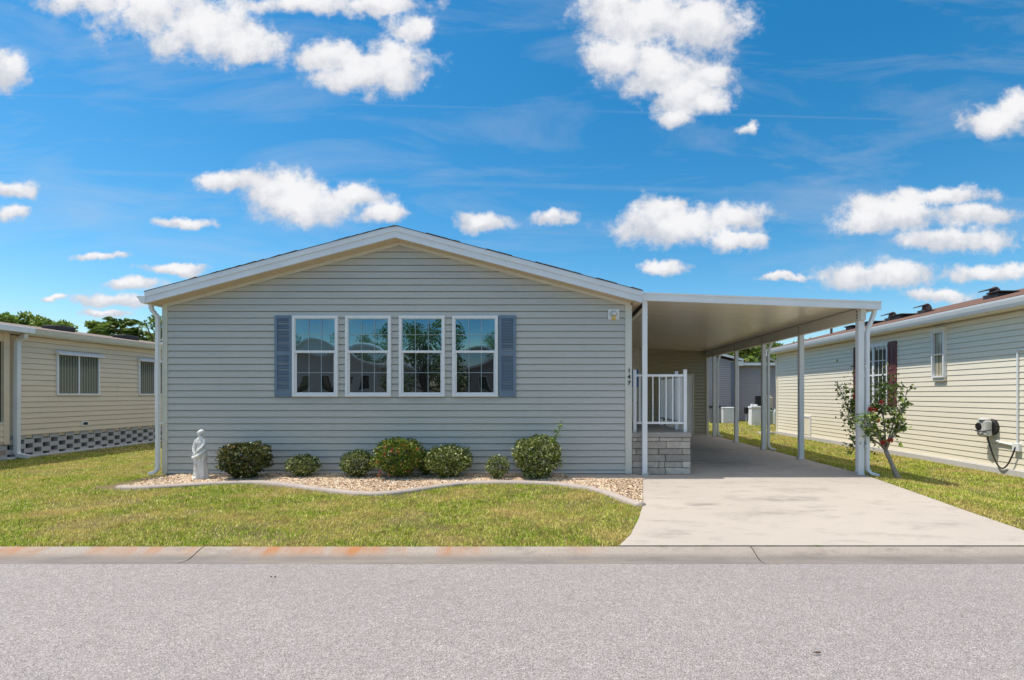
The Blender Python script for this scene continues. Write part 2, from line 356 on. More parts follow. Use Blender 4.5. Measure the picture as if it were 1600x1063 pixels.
def road_mat():
    m = Mt('worn_asphalt')
    v1 = m.voro(190, out='Color'); g1 = m.n('ShaderNodeRGBToBW'); m.l(v1, g1.inputs[0])
    v2 = m.voro(330, out='Color'); g2 = m.n('ShaderNodeRGBToBW'); m.l(v2, g2.inputs[0])
    s_ = m.mix(.45, g1.outputs[0], g2.outputs[0])
    c = m.ramp(s_, [(.18,(.09,.078,.075)),(.38,(.255,.228,.22)),(.58,(.375,.34,.33)),(.80,(.66,.61,.60))])
    big = m.noise(.5, 6, .6, m.coord((.6,1.6,1)))
    c = m.mix(m.ramp(big, [(.3,.16),(.7,0.0)]), c, (.12,.115,.12))
    c = m.mix(m.ramp(m.noise(14, 5, .7), [(.45,0.0),(.8,.35)]), c, (.16,.145,.145))
    m.col(c); m.rough(.82); m.bump(s_, .006, .8); return m.m
M['road'] = road_mat()
def ground_mat():
    m = Mt('lawn_soil'); a = m.noise(.8, 5, .6); b = m.noise(70, 4, .7)
    c = m.mix(m.ramp(a, [(.35,0.0),(.65,1.0)]), (.13,.12,.025), (.27,.19,.09)); c = m.mix(m.ramp(b, [(.35,0.0),(.75,.7)]), c, (.07,.075,.02))
    m.col(c); m.rough(.95); m.bump(b, .02); return m.m
M['ground'] = ground_mat()
def leafmat(name, stops, trans=.25, rough=.45, patch=None):
    m = Mt(name); at = m.n('ShaderNodeAttribute', attribute_name='tint'); c = m.ramp(at.outputs['Fac'], stops)
    if patch:
        a = m.noise(patch[0], 4, .6); c = m.mix(m.ramp(a, [(.42,0.0),(.66,patch[2])]), c, patch[1])
        a2 = m.noise(patch[0]*3.7, 4, .6); c = m.mix(m.ramp(a2, [(.5,0.0),(.75,patch[4])]), c, patch[3])
    m.col(c); m.rough(rough); m.b.inputs['Specular IOR Level'].default_value = .35
    t = m.n('ShaderNodeBsdfTranslucent'); m.l(c, t.inputs[0]); mx_ = m.n('ShaderNodeMixShader'); mx_.inputs[0].default_value = trans
    m.l(m.b.outputs[0], mx_.inputs[1]); m.l(t.outputs[0], mx_.inputs[2]); m.l(mx_.outputs[0], m.out.inputs[0]); return m.m
M['grass'] = leafmat('grass_blades', [(0,(.07,.11,.006)),(.3,(.22,.35,.012)),(.58,(.43,.55,.028)),(.78,(.76,.66,.16)),(1,(1.0,.88,.52))], .3, .5, (1.1,(.72,.54,.20),.75,(.34,.19,.09),.6))
M['shrub_dark'] = leafmat('dark_shrub_leaves', [(0,(.02,.035,.01)),(.45,(.075,.10,.025)),(.75,(.17,.185,.045)),(.9,(.26,.15,.06)),(1,(.62,.62,.36))], .15, .25)
M['shrub_mid'] = leafmat('green_shrub_leaves', [(0,(.045,.07,.012)),(.4,(.14,.185,.03)),(.75,(.31,.34,.08)),(1,(.80,.80,.46))], .2, .27)
M['shrub_ixora'] = leafmat('flowering_bush_leaves', [(0,(.03,.07,.01)),(.45,(.12,.21,.02)),(.8,(.28,.36,.045)),(.9,(.38,.20,.04)),(1,(.55,.46,.12))], .22, .33)
M['shrub_light'] = leafmat('bright_shrub_leaves', [(0,(.05,.11,.012)),(.5,(.15,.28,.025)),(1,(.34,.46,.07))], .25, .4)
M['tree_far'] = leafmat('far_tree_leaves', [(0,(.05,.09,.018)),(.5,(.14,.23,.04)),(1,(.30,.40,.08))], .25)
M['tree_yel'] = leafmat('yellowgreen_tree_leaves', [(0,(.09,.14,.015)),(.5,(.20,.28,.03)),(1,(.36,.42,.06))], .3)
M['tree_lite'] = leafmat('light_tree_leaves', [(0,(.07,.12,.02)),(.5,(.20,.30,.05)),(1,(.40,.50,.10))], .3)
M['palm'] = leafmat('palm_fronds', [(0,(.06,.11,.02)),(1,(.26,.36,.07))], .2)
M['stones'] = leafmat('river_gravel', [(0,(.20,.11,.06)),(.25,(.50,.33,.20)),(.55,(.66,.48,.31)),(.8,(.76,.61,.43)),(1,(.84,.77,.64))], 0, .7)
def stone_mat():
    m = Mt('split_stone_veneer'); at = m.n('ShaderNodeAttribute', attribute_name='tint')
    c = m.ramp(at.outputs['Fac'], [(0,(.34,.30,.26)),(.5,(.52,.46,.39)),(1,(.64,.58,.50))])
    n_ = m.noise(9, 7, .7); c = m.mix(m.ramp(n_, [(.45,0.0),(.8,.6)]), c, (.17,.155,.14)); c = m.mix(.25, c, m.ramp(m.noise(60,4,.7), [(.3,.1),(.7,.9)]), 'OVERLAY')
    m.col(c); m.rough(.9); m.bump(m.mix(.5, n_, m.noise(35,5,.7)), .02, .9); return m.m
M['stone'] = stone_mat()
M['mortar'] = simple('mortar', (.14,.13,.12), .95, .2, 20)
def glass(name, ior, base=(.012,.014,.014), tint=(1,1,1)):
    m = Mt(name); m.b.inputs['Specular Tint'].default_value = (*tint,1); m.col(base); m.rough(.015); m.b.inputs['IOR'].default_value = ior; return m.m
M['glass'] = glass('upper_sash_glass', 3.6, tint=(.50,.80,.92))
M['glass_low'] = glass('lower_sash_glass', 2.15, (.012,.013,.014), (.85,.95,1))
M['glass_side'] = glass('side_window_glass', 2.0, (.03,.035,.03))
def blinds(name, c1, c2, sc):
    m = Mt(name); wv = m.n('ShaderNodeTexWave', bands_direction='Y'); m.l(m.coord(), wv.inputs[0]); wv.inputs['Scale'].default_value = sc; wv.inputs['Distortion'].default_value = .6
    m.col(m.mix(wv.outputs[1], c1, c2)); m.rough(.08); m.b.inputs['IOR'].default_value = 1.7; return m.m
M['blinds'] = blinds('glass_over_vertical_blinds', (.035,.045,.03), (.22,.23,.17), 4.2)
M['grille'] = simple('between_glass_grille', (.36,.42,.46), .4, .04)

# ------------------------------------------------------------------ ground, kerb, road, driveway
def sstep(a, b, x):
    t = np.clip((x-a)/(b-a), 0, 1); return t*t*(3-2*t)
HY = 9.03                                     # facade plane
def hgt(x, y):
    x = np.asarray(x, dtype=float); y = np.asarray(y, dtype=float)
    h = -.012 + 0*x
    h = h - .135*sstep(5.55, 6.7, x)*sstep(4.9, 7.6, y)*(1-sstep(40,60,y))
    h = h - .04*sstep(-7.5, -10, x)*sstep(5, 9, y)*(1-sstep(40,60,y))
    h = h - .025*(1-sstep(4.8, 6.2, y))
    h = np.where((y < 4.77) & (y > -4.2), -.30, h)
    return h
xs = np.unique(np.concatenate([np.array([-2500,-900,-400,-200,-100,-60,-40,-30,-25]), np.arange(-20, 20.01, .25), np.array([25,30,40,60,100,200,400,900,2500])]))
ys = np.unique(np.concatenate([np.array([-2500,-900,-300,-100,-50,-25,-12,-8,-6,-4.3,-4.2,-4.19,4.74,4.765,4.775]), np.arange(5, 31, .3), np.array([35,45,60,80,120,200,400,900,2500])]))
XX, YY = np.meshgrid(xs, ys); V = np.stack([XX, YY, hgt(XX, YY)], -1).reshape(-1, 3)
nx, ny = len(xs), len(ys); ii, jj = np.meshgrid(np.arange(nx-1), np.arange(ny-1)); a0 = (jj*nx+ii).ravel()
tag(np_mesh('ground', V, np.stack([a0, a0+1, a0+nx+1, a0+nx], 1), M['ground'], smooth=True), kind='structure')
# road
m = MB(); rx = list(range(-60, 61, 4))
prof = [(4.45,-.0585),(3.0,-.035),(.5,-.01),(-1.6,-.035),(-3.9,-.0585)]
for i in range(len(rx)-1):
    for j in range(len(prof)-1):
        m.quad((rx[i],prof[j][0],prof[j][1]),(rx[i],prof[j+1][0],prof[j+1][1]),(rx[i+1],prof[j+1][0],prof[j+1][1]),(rx[i+1],prof[j][0],prof[j][1]))
tag(m.build('road', M['road'], smooth=True), kind='structure')
# rolled kerb in cast sections
KP = [(4.425,-.0600),(4.455,-.0560),(4.52,-.0640),(4.555,-.0650),(4.60,-.0585),(4.65,-.042),(4.70,-.024),(4.745,-.011),(4.778,-.007),(4.787,-.016),(4.785,-.25),(4.425,-.25)]
joints = [-39,-33.9,-28.8,-23.7,-18.6,-13.5,-8.4,-3.28,1.82,6.95,12.0,17.1,22.2,27.3,32.4,37.5]
m = MB()
for i in range(len(joints)-1):
    m.prism([(y, z) for y, z in KP], 0, joints[i]+.006, joints[i+1]-.006)
k = m.build('kerb', M['kerb'], smooth=False); tag(k, kind='structure')
m = MB(); m.prism([(-3.86-(y-4.425), z) for y, z in KP], 0, -40, 40); tag(m.build('opposite_kerb', M['footing']), kind='structure')
# driveway
DL = [(1.34,9.02),(1.47,8.60),(1.36,8.0),(1.26,7.40),(1.12,6.55),(.95,5.84),(.76,5.17),(.60,4.797)]
DR = [(4.80,4.797),(4.88,5.4),(5.02,6.4),(5.14,7.1),(5.27,7.9),(5.42,8.9),(5.46,9.6),(5.46,18.4)]
poly = DL[::-1]+[(1.34,18.4)]+DR[::-1]
m = MB(); m.prism(poly, 2, -.13, 0.0)
tag(m.build('driveway', M['drive']), kind='structure')
m = MB(); m.prism([(.26,8.52),(1.50,8.52),(1.46,9.008),(.14,9.008)], 2, -.1, .012)
tag(m.build('walkway', M['drive']), kind='structure')

# ------------------------------------------------------------------ siding walls
def siding(mb, M4, alim, z0, ztop, H=.1163, z_ref=None, depth=.018, groove=.012, seams=None, step=0, corner=None):
    """clapboard courses; alim(z) -> (a0,a1) or None"""
    old = mb.m; mb.m = M4
    zs = z0
    if z_ref is not None: zs = z_ref - math.ceil((z_ref-z0)/H)*H
    k_ = 0
    while zs < ztop-.005:
        za = max(zs, z0); zb = min(zs+H, ztop); zg = min(zs+H-groove, ztop)
        A = alim(za); B = alim(zg); C = alim(zb)
        if A and B and C and A[1]-A[0] > .02 and B[1] > B[0] and zg > za:
            cuts = [None]
            if seams:
                cuts = [s_ for s_ in seams(k_) if B[0]+.3 < s_ < B[1]-.3]
                cuts = [None]+cuts
            segs = []
            for i, c_ in enumerate(cuts):
                l = i; n_ = cuts[i+1] if i+1 < len(cuts) else None
                off = (i % 2)*step
                aL = A[0] if c_ is None else c_; aR = A[1] if n_ is None else n_
                bL = B[0] if c_ is None else c_; bR = B[1] if n_ is None else n_
                d0 = depth+off; d1 = .004+off
                mb.add([(aL,za,-.020),(aR,za,-.020),(aR,za,d0),(aL,za,d0),(bR,zg,d1),(bL,zg,d1),(bR,zg,-.020),(bL,zg,-.020)],
                       [(0,1,2,3),(3,2,4,5),(5,4,6,7),(2,1,6,4),(0,3,5,7)])
            if C and C[1] > C[0]: mb.add([(B[0],zg,-.019),(B[1],zg,-.019),(C[1],zb,-.019),(C[0],zb,-.019)], [(0,1,2,3)])
        zs += H; k_ += 1
    mb.m = old
def rect(a0, a1): return lambda z: (a0, a1)

# ------------------------------------------------------------------ main house
AX = -2.74; HL, HR = -6.885, 1.32; SL = .264
home = thing('mobile_home', (AX, HY, 0), 'sage grey siding mobile home with low gable front and four windows between blue shutters', 'house')
def gl(z):
    hw = (4.10-z)/SL
    return (max(HL+.05, AX-hw), min(HR-.05, AX+hw)) if hw > 0 else None
random.seed(3)
sm_ = {}
def seams(k_):
    g = k_//2
    if g not in sm_:
        p = random.choice([.8, 1.7, 2.6]); l = []; x = HL+p+random.random()*.8
        while x < HR: l.append(x); x += random.choice([3.2, 3.6, 3.0])
        sm_[g] = l
    return sm_[g]
m = MB(); Mf = basis((0, HY, 0), (0,-1,0))
siding(m, Mf, gl, .03, 4.09, z_ref=1.2553, seams=seams, step=.004)
m.build('gable_wall', M['siding'], home)
# side and back walls (box with siding on the carport side)
m = MB(); HB = 21.0
Ms = basis((HR-.02, 0, 0), (1,0,0)); siding(m, Ms, rect(HY+.05, HB), .03, 2.98, z_ref=1.2553)
Ms = basis((HL+.02, 0, 0), (-1,0,0)); siding(m, Ms, rect(-HB, -HY-.05), .03, 2.98, z_ref=1.2553)
m.prism([(HL+.045,0),(HR-.045,0),(HR-.045,2.98),(AX,4.05),(HL+.045,2.98)], 1, HY+.03, HB)
m.build('side_wall', M['siding_side'], home)
m = MB(); m.box(HL+.0, HR-.0, HY+.012, HY+.03, -.05, .045); m.build('base_strip', M['footing'], home)
m = MB()
m.box(HL-.035, HL+.055, HY-.030, HY+.06, .02, 3.00); m.build('corner_trim', M['trim'], home, bevel=.006)
m = MB(); m.box(HR-.095, HR+.025, HY-.030, HY+.06, .02, 2.99); m.build('corner_trim', M['trim'], home, bevel=.006)
# roof, fascia, soffit
RL, RR = -6.99, 1.474; RY = 8.73
def zt(x): return 4.29-SL*abs(x-AX)
m = MB()
for x0, x1 in ((RL-.02, AX), (AX, RR+.02)):
    m.prism([(x0, zt(x0)+.003),(x1, zt(x1)+.003),(x1, zt(x1)+.012),(x0, zt(x0)+.012)], 1, RY-.018, HB+.3)
random.seed(5)
x = RL
while x < RR-.1:                                # shingle tabs at the rake edge
    x1 = min(x+random.uniform(.12,.3), RR)
    if random.random() < .62: m.prism([(x, zt(x)+.012),(x1, zt(x1)+.012),(x1, zt(x1)+.018+random.random()*.005),(x+.02, zt(x)+.018)], 1, RY-.026, RY+.3)
    x = x1
m.build('roof', M['shingle'], home)
m = MB()
for x0, x1 in ((RL, AX), (AX, RR)):
    s = 1 if x0 == RL else -1
    def band(t0, t1, y0, y1): m.prism([(x0, zt(x0)+t0),(x1, zt(x1)+t0),(x1, zt(x1)+t1),(x0, zt(x0)+t1)], 1, y0, y1)
    band(-.085, .002, RY-.012, RY+.02)          # upper drip board
    band(-.187, -.0855, RY+.002, RY+.022)       # lower board
    band(-.196, -.1875, RY-.006, RY+.03)        # bottom lip
m.box(RL-.012, RL, RY-.012, HB+.3, zt(RL)-.19, zt(RL)); m.box(RR, RR+.012, RY-.012, HB+.3, zt(RR)-.19, zt(RR))
m.build('fascia', M['fascia'], home)
m = MB()
for x0, x1 in ((RL, AX), (AX, RR)):
    m.prism([(x0, zt(x0)-.195),(x1, zt(x1)-.195),(x1, zt(x1)-.183),(x0, zt(x0)-.183)], 1, RY+.0305, HY+.02)
m.box(RL, HL-.036, RY+.03, HB, zt(RL)-.188, zt(RL)-.175); m.box(HR+.026, RR, RY+.03, HB, zt(RR)-.188, zt(RR)-.175)
m.build('soffit', M['soffit'], home)
m = MB()
for x0, x1 in ((HL, AX), (AX, HR)):
    m.prism([(x0, 4.10-SL*abs(x0-AX)-.062),(x1, 4.10-SL*abs(x1-AX)-.062),(x1, 4.10-SL*abs(x1-AX)-.006),(x0, 4.10-SL*abs(x0-AX)-.006)], 1, HY-.036, HY-.0175)
m.build('rake_trim', M['trim'], home)
# gutter at the left eave
m = MB(); zg = zt(RL)-.075
m.prism([(RL-.013,zg-.115),(RL-.10,zg-.115),(RL-.125,zg-.06),(RL-.165,zg-.01),(RL-.17,zg+.005),(RL-.155,zg+.005),(RL-.150,zg-.012),(RL-.11,zg-.06),(RL-.09,zg-.10),(RL-.013,zg-.10)], 1, RY+.02, HB)
m.prism([(RL-.0131,zg-.114),(RL-.10,zg-.114),(RL-.125,zg-.06),(RL-.165,zg-.01),(RL-.165,zg+.004),(RL-.0131,zg+.004)], 1, RY+.012, RY+.0199)
m.build('gutter', M['white'], home)
m = MB(); xd = HL-.075
m.tube([(RL-.06,8.93,zg-.10),(RL-.06,8.93,zg-.17),(RL-.045,8.935,zg-.215),(RL-.015,8.94,zg-.25),(xd-.04,8.95,zg-.275),(xd-.008,8.955,zg-.30),(xd,8.96,zg-.36),(xd,8.96,.14),(xd-.01,8.955,.09),(xd-.04,8.95,.055),(xd-.13,8.93,.03)], .046, 4, ph=math.pi/4, asp=.8)
for zz in (2.3, .9): m.box(xd-.04, HL+.02, 8.955, 8.962, zz, zz+.03)
m.build('downspout', M['white'], home, bevel=.006)
# windows
def front_window(x0, x1):
    y0 = HY; zb, zT = WZ(620,HY), WZ(494,HY)
    m = MB(Mf); t = .046; c0, c1 = -.01, .058
    m.box(x0,x1,zb,zb+t,c0,c1); m.box(x0,x1,zT-t,zT,c0,c1); m.box(x0,x0+t,zb+t,zT-t,c0,c1); m.box(x1-t,x1,zb+t,zT-t,c0,c1)
    fr = m.build('window', M['white_frame'], home, bevel=.004)
    zm = WZ(549.8, HY)
    m = MB(Mf)
    m.box(x0+t,x1-t,zm-.024,zm+.018,.02,.052)                    # meeting rail
    s = .020                                                     # upper sash
    m.box(x0+t,x0+t+.012,zm+.018,zT-t,.02,.040); m.box(x1-t-.012,x1-t,zm+.018,zT-t,.02,.040); m.box(x0+t,x1-t,zT-t-.012,zT-t,.02,.040)
    s = .030                                                     # lower sash
    m.box(x0+t,x0+t+s,zb+t,zm-.024,.02,.034); m.box(x1-t-s,x1-t,zb+t,zm-.024,.02,.034); m.box(x0+t+s,x1-t-s,zb+t,zb+t+.028,.02,.034)
    m.build('sash', M['white_frame'], fr, bevel=.003)
    m = MB(Mf)
    def grid(a0,a1,b0,b1,c):
        for i in (1,2): m.box(a0+(a1-a0)*i/3-.0042,a0+(a1-a0)*i/3+.0042,b0,b1,c,c+.007)
        m.box(a0,a1,(b0+b1)/2-.0042,(b0+b1)/2+.0042,c+.0002,c+.0072)
    grid(x0+t+.012,x1-t-.012,zm+.018,zT-t-.012,.0335); m.build('muntins', M['grille'], fr)
    m = MB(Mf); grid(x0+t+s,x1-t-s,zb+t+.028,zm-.024,.0295); m.build('muntins', M['grille'], fr)
    def pane(a0,a1,b0,b1,c,mat,sag,nm):
        n_ = 14; vs=[]; fs=[]
        for j in range(n_+1):
            for i in range(n_+1):
                uu=2*i/n_-1; vv=2*j/n_-1
                vs.append((a0+(a1-a0)*i/n_, b0+(b1-b0)*j/n_, c-sag*(1-uu*uu)*(1-vv*vv)))
        for j in range(n_):
            for i in range(n_): fs.append((j*(n_+1)+i,j*(n_+1)+i+1,(j+1)*(n_+1)+i+1,(j+1)*(n_+1)+i))
        q = MB(Mf); q.add(vs,fs); q.build(nm, mat, fr, smooth=True)
    pane(x0+t,x1-t,zm,zT-t,.0285,M['glass'],-.0042,'upper_pane')
    pane(x0+t,x1-t,zb+t,zm,.0245,M['glass_low'],-.0040,'lower_pane')
for a, b in ((458.4,529.4),(541,612),(624.4,695.6),(707.4,778.4)): front_window(WX(a,HY), WX(b,HY))
def louver_shutter(x0, x1):
    zb, zT = WZ(620.5,HY), WZ(493.5,HY); zm = WZ(553,HY)
    m = MB(Mf); c0, c1 = .01, .040; s = .048
    m.box(x0,x0+s,zb,zT,c0,c1); m.box(x1-s,x1,zb,zT,c0,c1)
    for p, q in ((zb,zb+.10),(zT-.055,zT),(zm-.035,zm+.035)): m.box(x0+s,x1-s,p,q,c0,c1-.002)
    m.box(x0+s,x1-s,zb+.1,zT-.055,c0,c0+.006)
    for p, q in ((zb+.10,zm-.035),(zm+.035,zT-.055)):
        n_ = int((q-p)/.027)
        for i in range(n_):
            z = p+(i+.15)*(q-p)/n_
            m.add([(x0+s,z,c1-.006),(x1-s,z,c1-.006),(x1-s,z+.022,c0+.006),(x0+s,z+.022,c0+.006),(x0+s,z-.004,c1-.008),(x1-s,z-.004,c1-.008)], [(0,1,2,3),(4,5,1,0)])
    m.build('shutter', M['shutter'], home, bevel=.002)
louver_shutter(WX(430.6,HY), WX(457.4,HY)); louver_shutter(WX(779.6,HY), WX(806.4,HY))
# porch light
lx, lz = WX(958.5,HY), WZ(491.5,HY)
m = MB(Mf); m.box(lx-.098,lx+.098,lz-.092,lz+.092,.0,.034); lamp = m.build('porch_light', M['white'], home, bevel=.008)
m = MB(Mf)
arch = [(lx+.066*math.cos(t), lz+.0+.062*math.sin(t)) for t in np.linspace(0, math.pi, 14)]
m.prism([(p[0],p[1]) for p in [(lx+.066,lz-.03)]+arch+[(lx-.066,lz-.03)]], 2, .0345, .040); m.build('reflector', M['greymetal'], lamp)
m = MB(Mf); m.ell((lx,lz+.008,.045),(.043,.042,.05)); m.build('dome', M['lampglass'], lamp, smooth=True)
m = MB(Mf); m.tube([(lx,lz-.03,.06),(lx,lz-.06,.065),(lx,lz-.105,.066)], [.028,.034,.026], 12); m.build('bulb', M['bulb'], lamp, smooth=True)
# house number 147
for i, ch in enumerate('147'):
    cu = bpy.data.curves.new('digit', 'FONT'); cu.body = ch; cu.size = .098; cu.extrude = .004; cu.offset = .0035; cu.align_x = 'CENTER'
    to = bpy.data.objects.new('tmp', cu); COL.objects.link(to)
    me = bpy.data.meshes.new_from_object(to.evaluated_get(bpy.context.evaluated_depsgraph_get()))
    bpy.data.objects.remove(to)
    me.transform(Matrix.Translation((WX(982.6,HY), HY-.036, WZ(582.5+9.6*i, HY))) @ Matrix.Rotation(R(90), 4, 'X'))
    me.name = 'house_number'; mkobj('house_number', me, M['black'], home)
# blue mailbox on the carport side wall
m = MB(); m.box(1.33,1.60,9.9,10.0,1.56,1.90); mbx = m.build('wall_mailbox', M['bluepaint'], home, bevel=.01)
# rear lanai wall of the home, seen through the porch
m = MB(); Ml = basis((0,17.95,0),(0,-1,0)); siding(m, Ml, rect(1.30,2.93), .0, 3.07, H=.11); m.box(1.30,2.93,18.0,21,.0,3.06)
m.build('rear_lanai_wall', M['paleside'], home)

# ------------------------------------------------------------------ carport
CF = 8.86
car = thing('carport', (3.4, CF, 0), 'white aluminium carport with flat panel roof on slim posts beside the house', 'carport')
zl, zr = WZ(457,CF), WZ(471,CF); xl, xr = 1.49, WX(1377,CF)
def cz(x): return zl+(zr-zl)*(x-xl)/(xr-xl)
CB = 18.1
m = MB()                                       # pans with small standing ribs on the underside
n_ = 18; dy = (CB-CF-.06)/n_
for i in range(n_):
    y0 = CF+.05+i*dy; y1 = y0+dy
    for (ya, yb, dz) in ((y0, y1-.012, 0), (y1-.012, y1, .003)):
        m.add([(xl+.01,ya,cz(xl)-.10+dz),(xr-.02,ya,cz(xr)-.10+dz),(xr-.02,yb,cz(xr)-.10+dz),(xl+.01,yb,cz(xl)-.10+dz)],[(0,1,2,3)])
    for yy in (y1-.012, y1):
        m.add([(xl+.01,yy,cz(xl)-.10),(xr-.02,yy,cz(xr)-.10),(xr-.02,yy,cz(xr)-.097),(xl+.01,yy,cz(xl)-.097)],[(0,1,2,3)])
m.prism([(xl+.01,cz(xl)-.08),(xr-.02,cz(xr)-.08),(xr-.02,cz(xr)-.012),(xl+.01,cz(xl)-.012)], 1, CF+.05, CB)
m.build('roof_panel', M['ceiling'], car)
m = MB()
m.prism([(xl,cz(xl)-.125),(xr,cz(xr)-.125),(xr,cz(xr)-.022),(xl,cz(xl)-.022)], 1, CF, CF+.05)
m.prism([(xl,cz(xl)-.0218),(xr+.005,cz(xr)-.0218),(xr+.005,cz(xr)),(xl,cz(xl))], 1, CF-.014, CF+.06)
m.prism([(xl,cz(xl)-.1385),(xr,cz(xr)-.1385),(xr,cz(xr)-.1252),(xl,cz(xl)-.1252)], 1, CF-.010, CF+.055)
m.build('front_fascia', M['white'], car)
m = MB(); gx = xr-.02                          # eave gutter along the outer edge
m.box(gx-.10, gx+.018, CF+.056, CB, cz(gx)-.135, cz(gx)-.004); m.build('side_gutter', M['white'], car, bevel=.006)
m = MB(); bx_ = 5.367; bz = cz(bx_)-.113
m.box(bx_-.045, bx_+.045, CF+.06, CB, bz-.215, bz); m.box(bx_-.052, bx_-.046, CF+.06, CB, bz-.02, bz-.001); m.build('beam', M['beam'], car, bevel=.004)
m = MB(); m.box(1.50,1.545,CF+.06,CB,cz(1.5)-.27,cz(1.5)-.115); m.build('wall_hanger', simple('dark_hanger_board', (.035,.025,.02), .6, .1), car)
m = MB(); m.box(1.496,1.56,CF+.06,CB,cz(1.5)-.285,cz(1.5)-.271); m.build('hanger_lip', M['beam'], car)
POSTY = [9.03, 11.2, 13.2, 15.2, 17.3]
for i, py_ in enumerate(POSTY):
    m = MB(); r = .05
    m.box(bx_-r, bx_+r, py_-r, py_+r, 0, bz-.216)
    for sgn in (-1, 1): m.box(bx_-r-.004 if sgn<0 else bx_+r-.002, bx_-r+.002 if sgn<0 else bx_+r+.004, py_-.035, py_+.035, .0, 2.60)
    if i == 0: m.box(bx_-.052, bx_+.052, py_-.054, py_-.0505, bz-.40, bz-.0)
    p = m.build('post', M['white'], car, bevel=.006)
    m = MB(); m.box(bx_-.075, bx_+.075, py_-.06, py_+.06, .001, .009); m.box(bx_-.075,bx_-.051,py_-.05,py_+.05,.009,.06); m.build('base_bracket', M['greymetal'], p)
    for kk in range(3): m = MB(); m.tube([(bx_-.062,py_,bz-.05-.055*kk),(bx_-.054,py_,bz-.05-.055*kk)], .013, 8); m.build('bolt', M['black'], p)
    if i in (0, 2, 4):
        m = MB(); dx = bx_+.105
        m.tube([(gx-.03,py_-.06,cz(gx)-.13),(gx-.04,py_-.06,cz(gx)-.19),(dx+.025,py_-.045,bz-.33),(dx,py_-.04,bz-.42),(dx,py_-.04,.16),(dx+.01,py_-.045,.085),(dx+.05,py_-.06,.035),(dx+.17,py_-.09,-.01)], .052, 4, ph=math.pi/4, asp=.72)
        for zz in (.5, 1.9): m.box(bx_+.05, dx+.01, py_-.078, py_-.073, zz, zz+.025)
        m.build('downspout', M['white'], car, bevel=.008)
# slim post at the porch corner
pxx = WX(1007.2, 8.93)
m = MB(); m.box(pxx-.043, pxx+.043, 8.89, 8.975, 0, cz(pxx)-.139); m.box(pxx-.048,pxx+.048,8.885,8.98,2.74,2.765)
p = m.build('post', M['white'], car, bevel=.006)
m = MB(); m.box(pxx-.03,pxx+.06,8.875,8.889,.0,.05); m.build('base_bracket', M['greymetal'], p)

# ------------------------------------------------------------------ porch with stone base
porch = thing('stone_porch', (1.86, 9.1, 0), 'raised entry porch of split grey stone under a concrete slab with white railing', 'porch')
PF = 9.06; p0, p1 = 1.352, WX(1078.5, PF); pz = WZ(676, PF)
m = MB(); m.box(p0, p1-.03, PF+.03, 12.38, 0, pz-.085); m.build('core', M['mortar'], porch)
m = MB(); random.seed(11)
rows = [(0,.108,[.57]),(.108,.21,[.46,.56,.86]),(.21,.318,[.575]),(.318,.418,[.07,.46,.86]),(.418,.535,[.585]),(.535,.60,[.09,.47,.86])]
sc_ = (pz-.085)/.60
for z0, z1, js in rows:
    z0 *= sc_; z1 *= sc_
    e_ = [0]+js+[p1-p0 if False else 1.0]; W_ = p1-p0
    for i in range(len(e_)-1):
        a = p0+e_[i]*W_+.004; b = p0+e_[i+1]*W_-.004; m.ct = random.random(); o_ = random.uniform(0,.022)
        m.box(a, b if i < len(e_)-2 else p1, PF-o_, PF+.05, z0+.004, z1-.004)
    y = PF+.06; jj_ = 0
    while y < 12.35:
        l = random.choice([.25,.4,.52]); y1_ = min(y+l, 12.4); m.ct = random.random(); m.box(p1-.045, p1-random.uniform(0,.02), y, y1_-.008, z0+.004, z1-.004); y = y1_
st = m.build('stone_base', M['stone'], porch, bevel=.008, tint=True)
m = MB(); m.box(p0-.02, p1+.012, PF-.035, 12.42, pz-.083, pz); m.build('slab', M['slab'], porch, bevel=.01)
# front railing
RY_ = 9.14; xL = WX(991.6,RY_); xR = WX(1070.2,RY_); zt_ = WZ(579,RY_)
def rail_post(x, y, z0, z1, par, w_=.03, mat='white'):
    q = MB(); q.box(x-w_, x+w_, y-w_, y+w_, z0, z1); q.box(x-w_-.004, x+w_+.004, y-w_-.004, y+w_+.004, z1, z1+.014)
    return q.build('railing_post', M[mat], par, bevel=.004)
m = MB(); zt1 = WZ(585.2,RY_); zt0 = WZ(588.8,RY_); zb1 = WZ(659.3,RY_); zb0 = WZ(662.7,RY_)
m.box(xL+.03, xR-.03, RY_-.022, RY_+.022, zt0, zt1)
rail = m.build('railing', M['white'], porch, bevel=.004)
m = MB(); m.box(xL+.03, xR-.03, RY_-.018, RY_+.018, zb0, zb1); m.build('bottom_rail', M['white'], rail, bevel=.004)
rail_post(xL, RY_, pz, zt_, rail); rail_post(xR, RY_, pz, zt_, rail)
for px_ in (999.8, 1010, 1020, 1030.2, 1040.6, 1051, 1060.8):
    q = MB(); xx = WX(px_,RY_); q.box(xx-.0095,xx+.0095,RY_-.0095,RY_+.0095,zb1-.002,zt0+.002); q.build('baluster', M['white'], rail)
# side railing running back
m = MB(); yb_ = 11.15
m.box(xR-.02, xR+.02, RY_+.03, yb_, zt0, zt1)
rail2 = m.build('railing', M['white'], porch, bevel=.004)
m = MB(); m.box(xR-.016, xR+.016, RY_+.03, yb_, zb0, zb1); m.build('bottom_rail', M['white'], rail2, bevel=.004)
rail_post(xR, 9.80, pz, zt_, rail2); rail_post(xR, yb_, pz, zt_, rail2)
y = RY_+.12
while y < yb_-.05:
    if abs(y-9.80) > .05: q = MB(); q.box(xR-.0095,xR+.0095,y-.0095,y+.0095,zb1-.002,zt0+.002); q.build('baluster', M['white'], rail2)
    y += .116
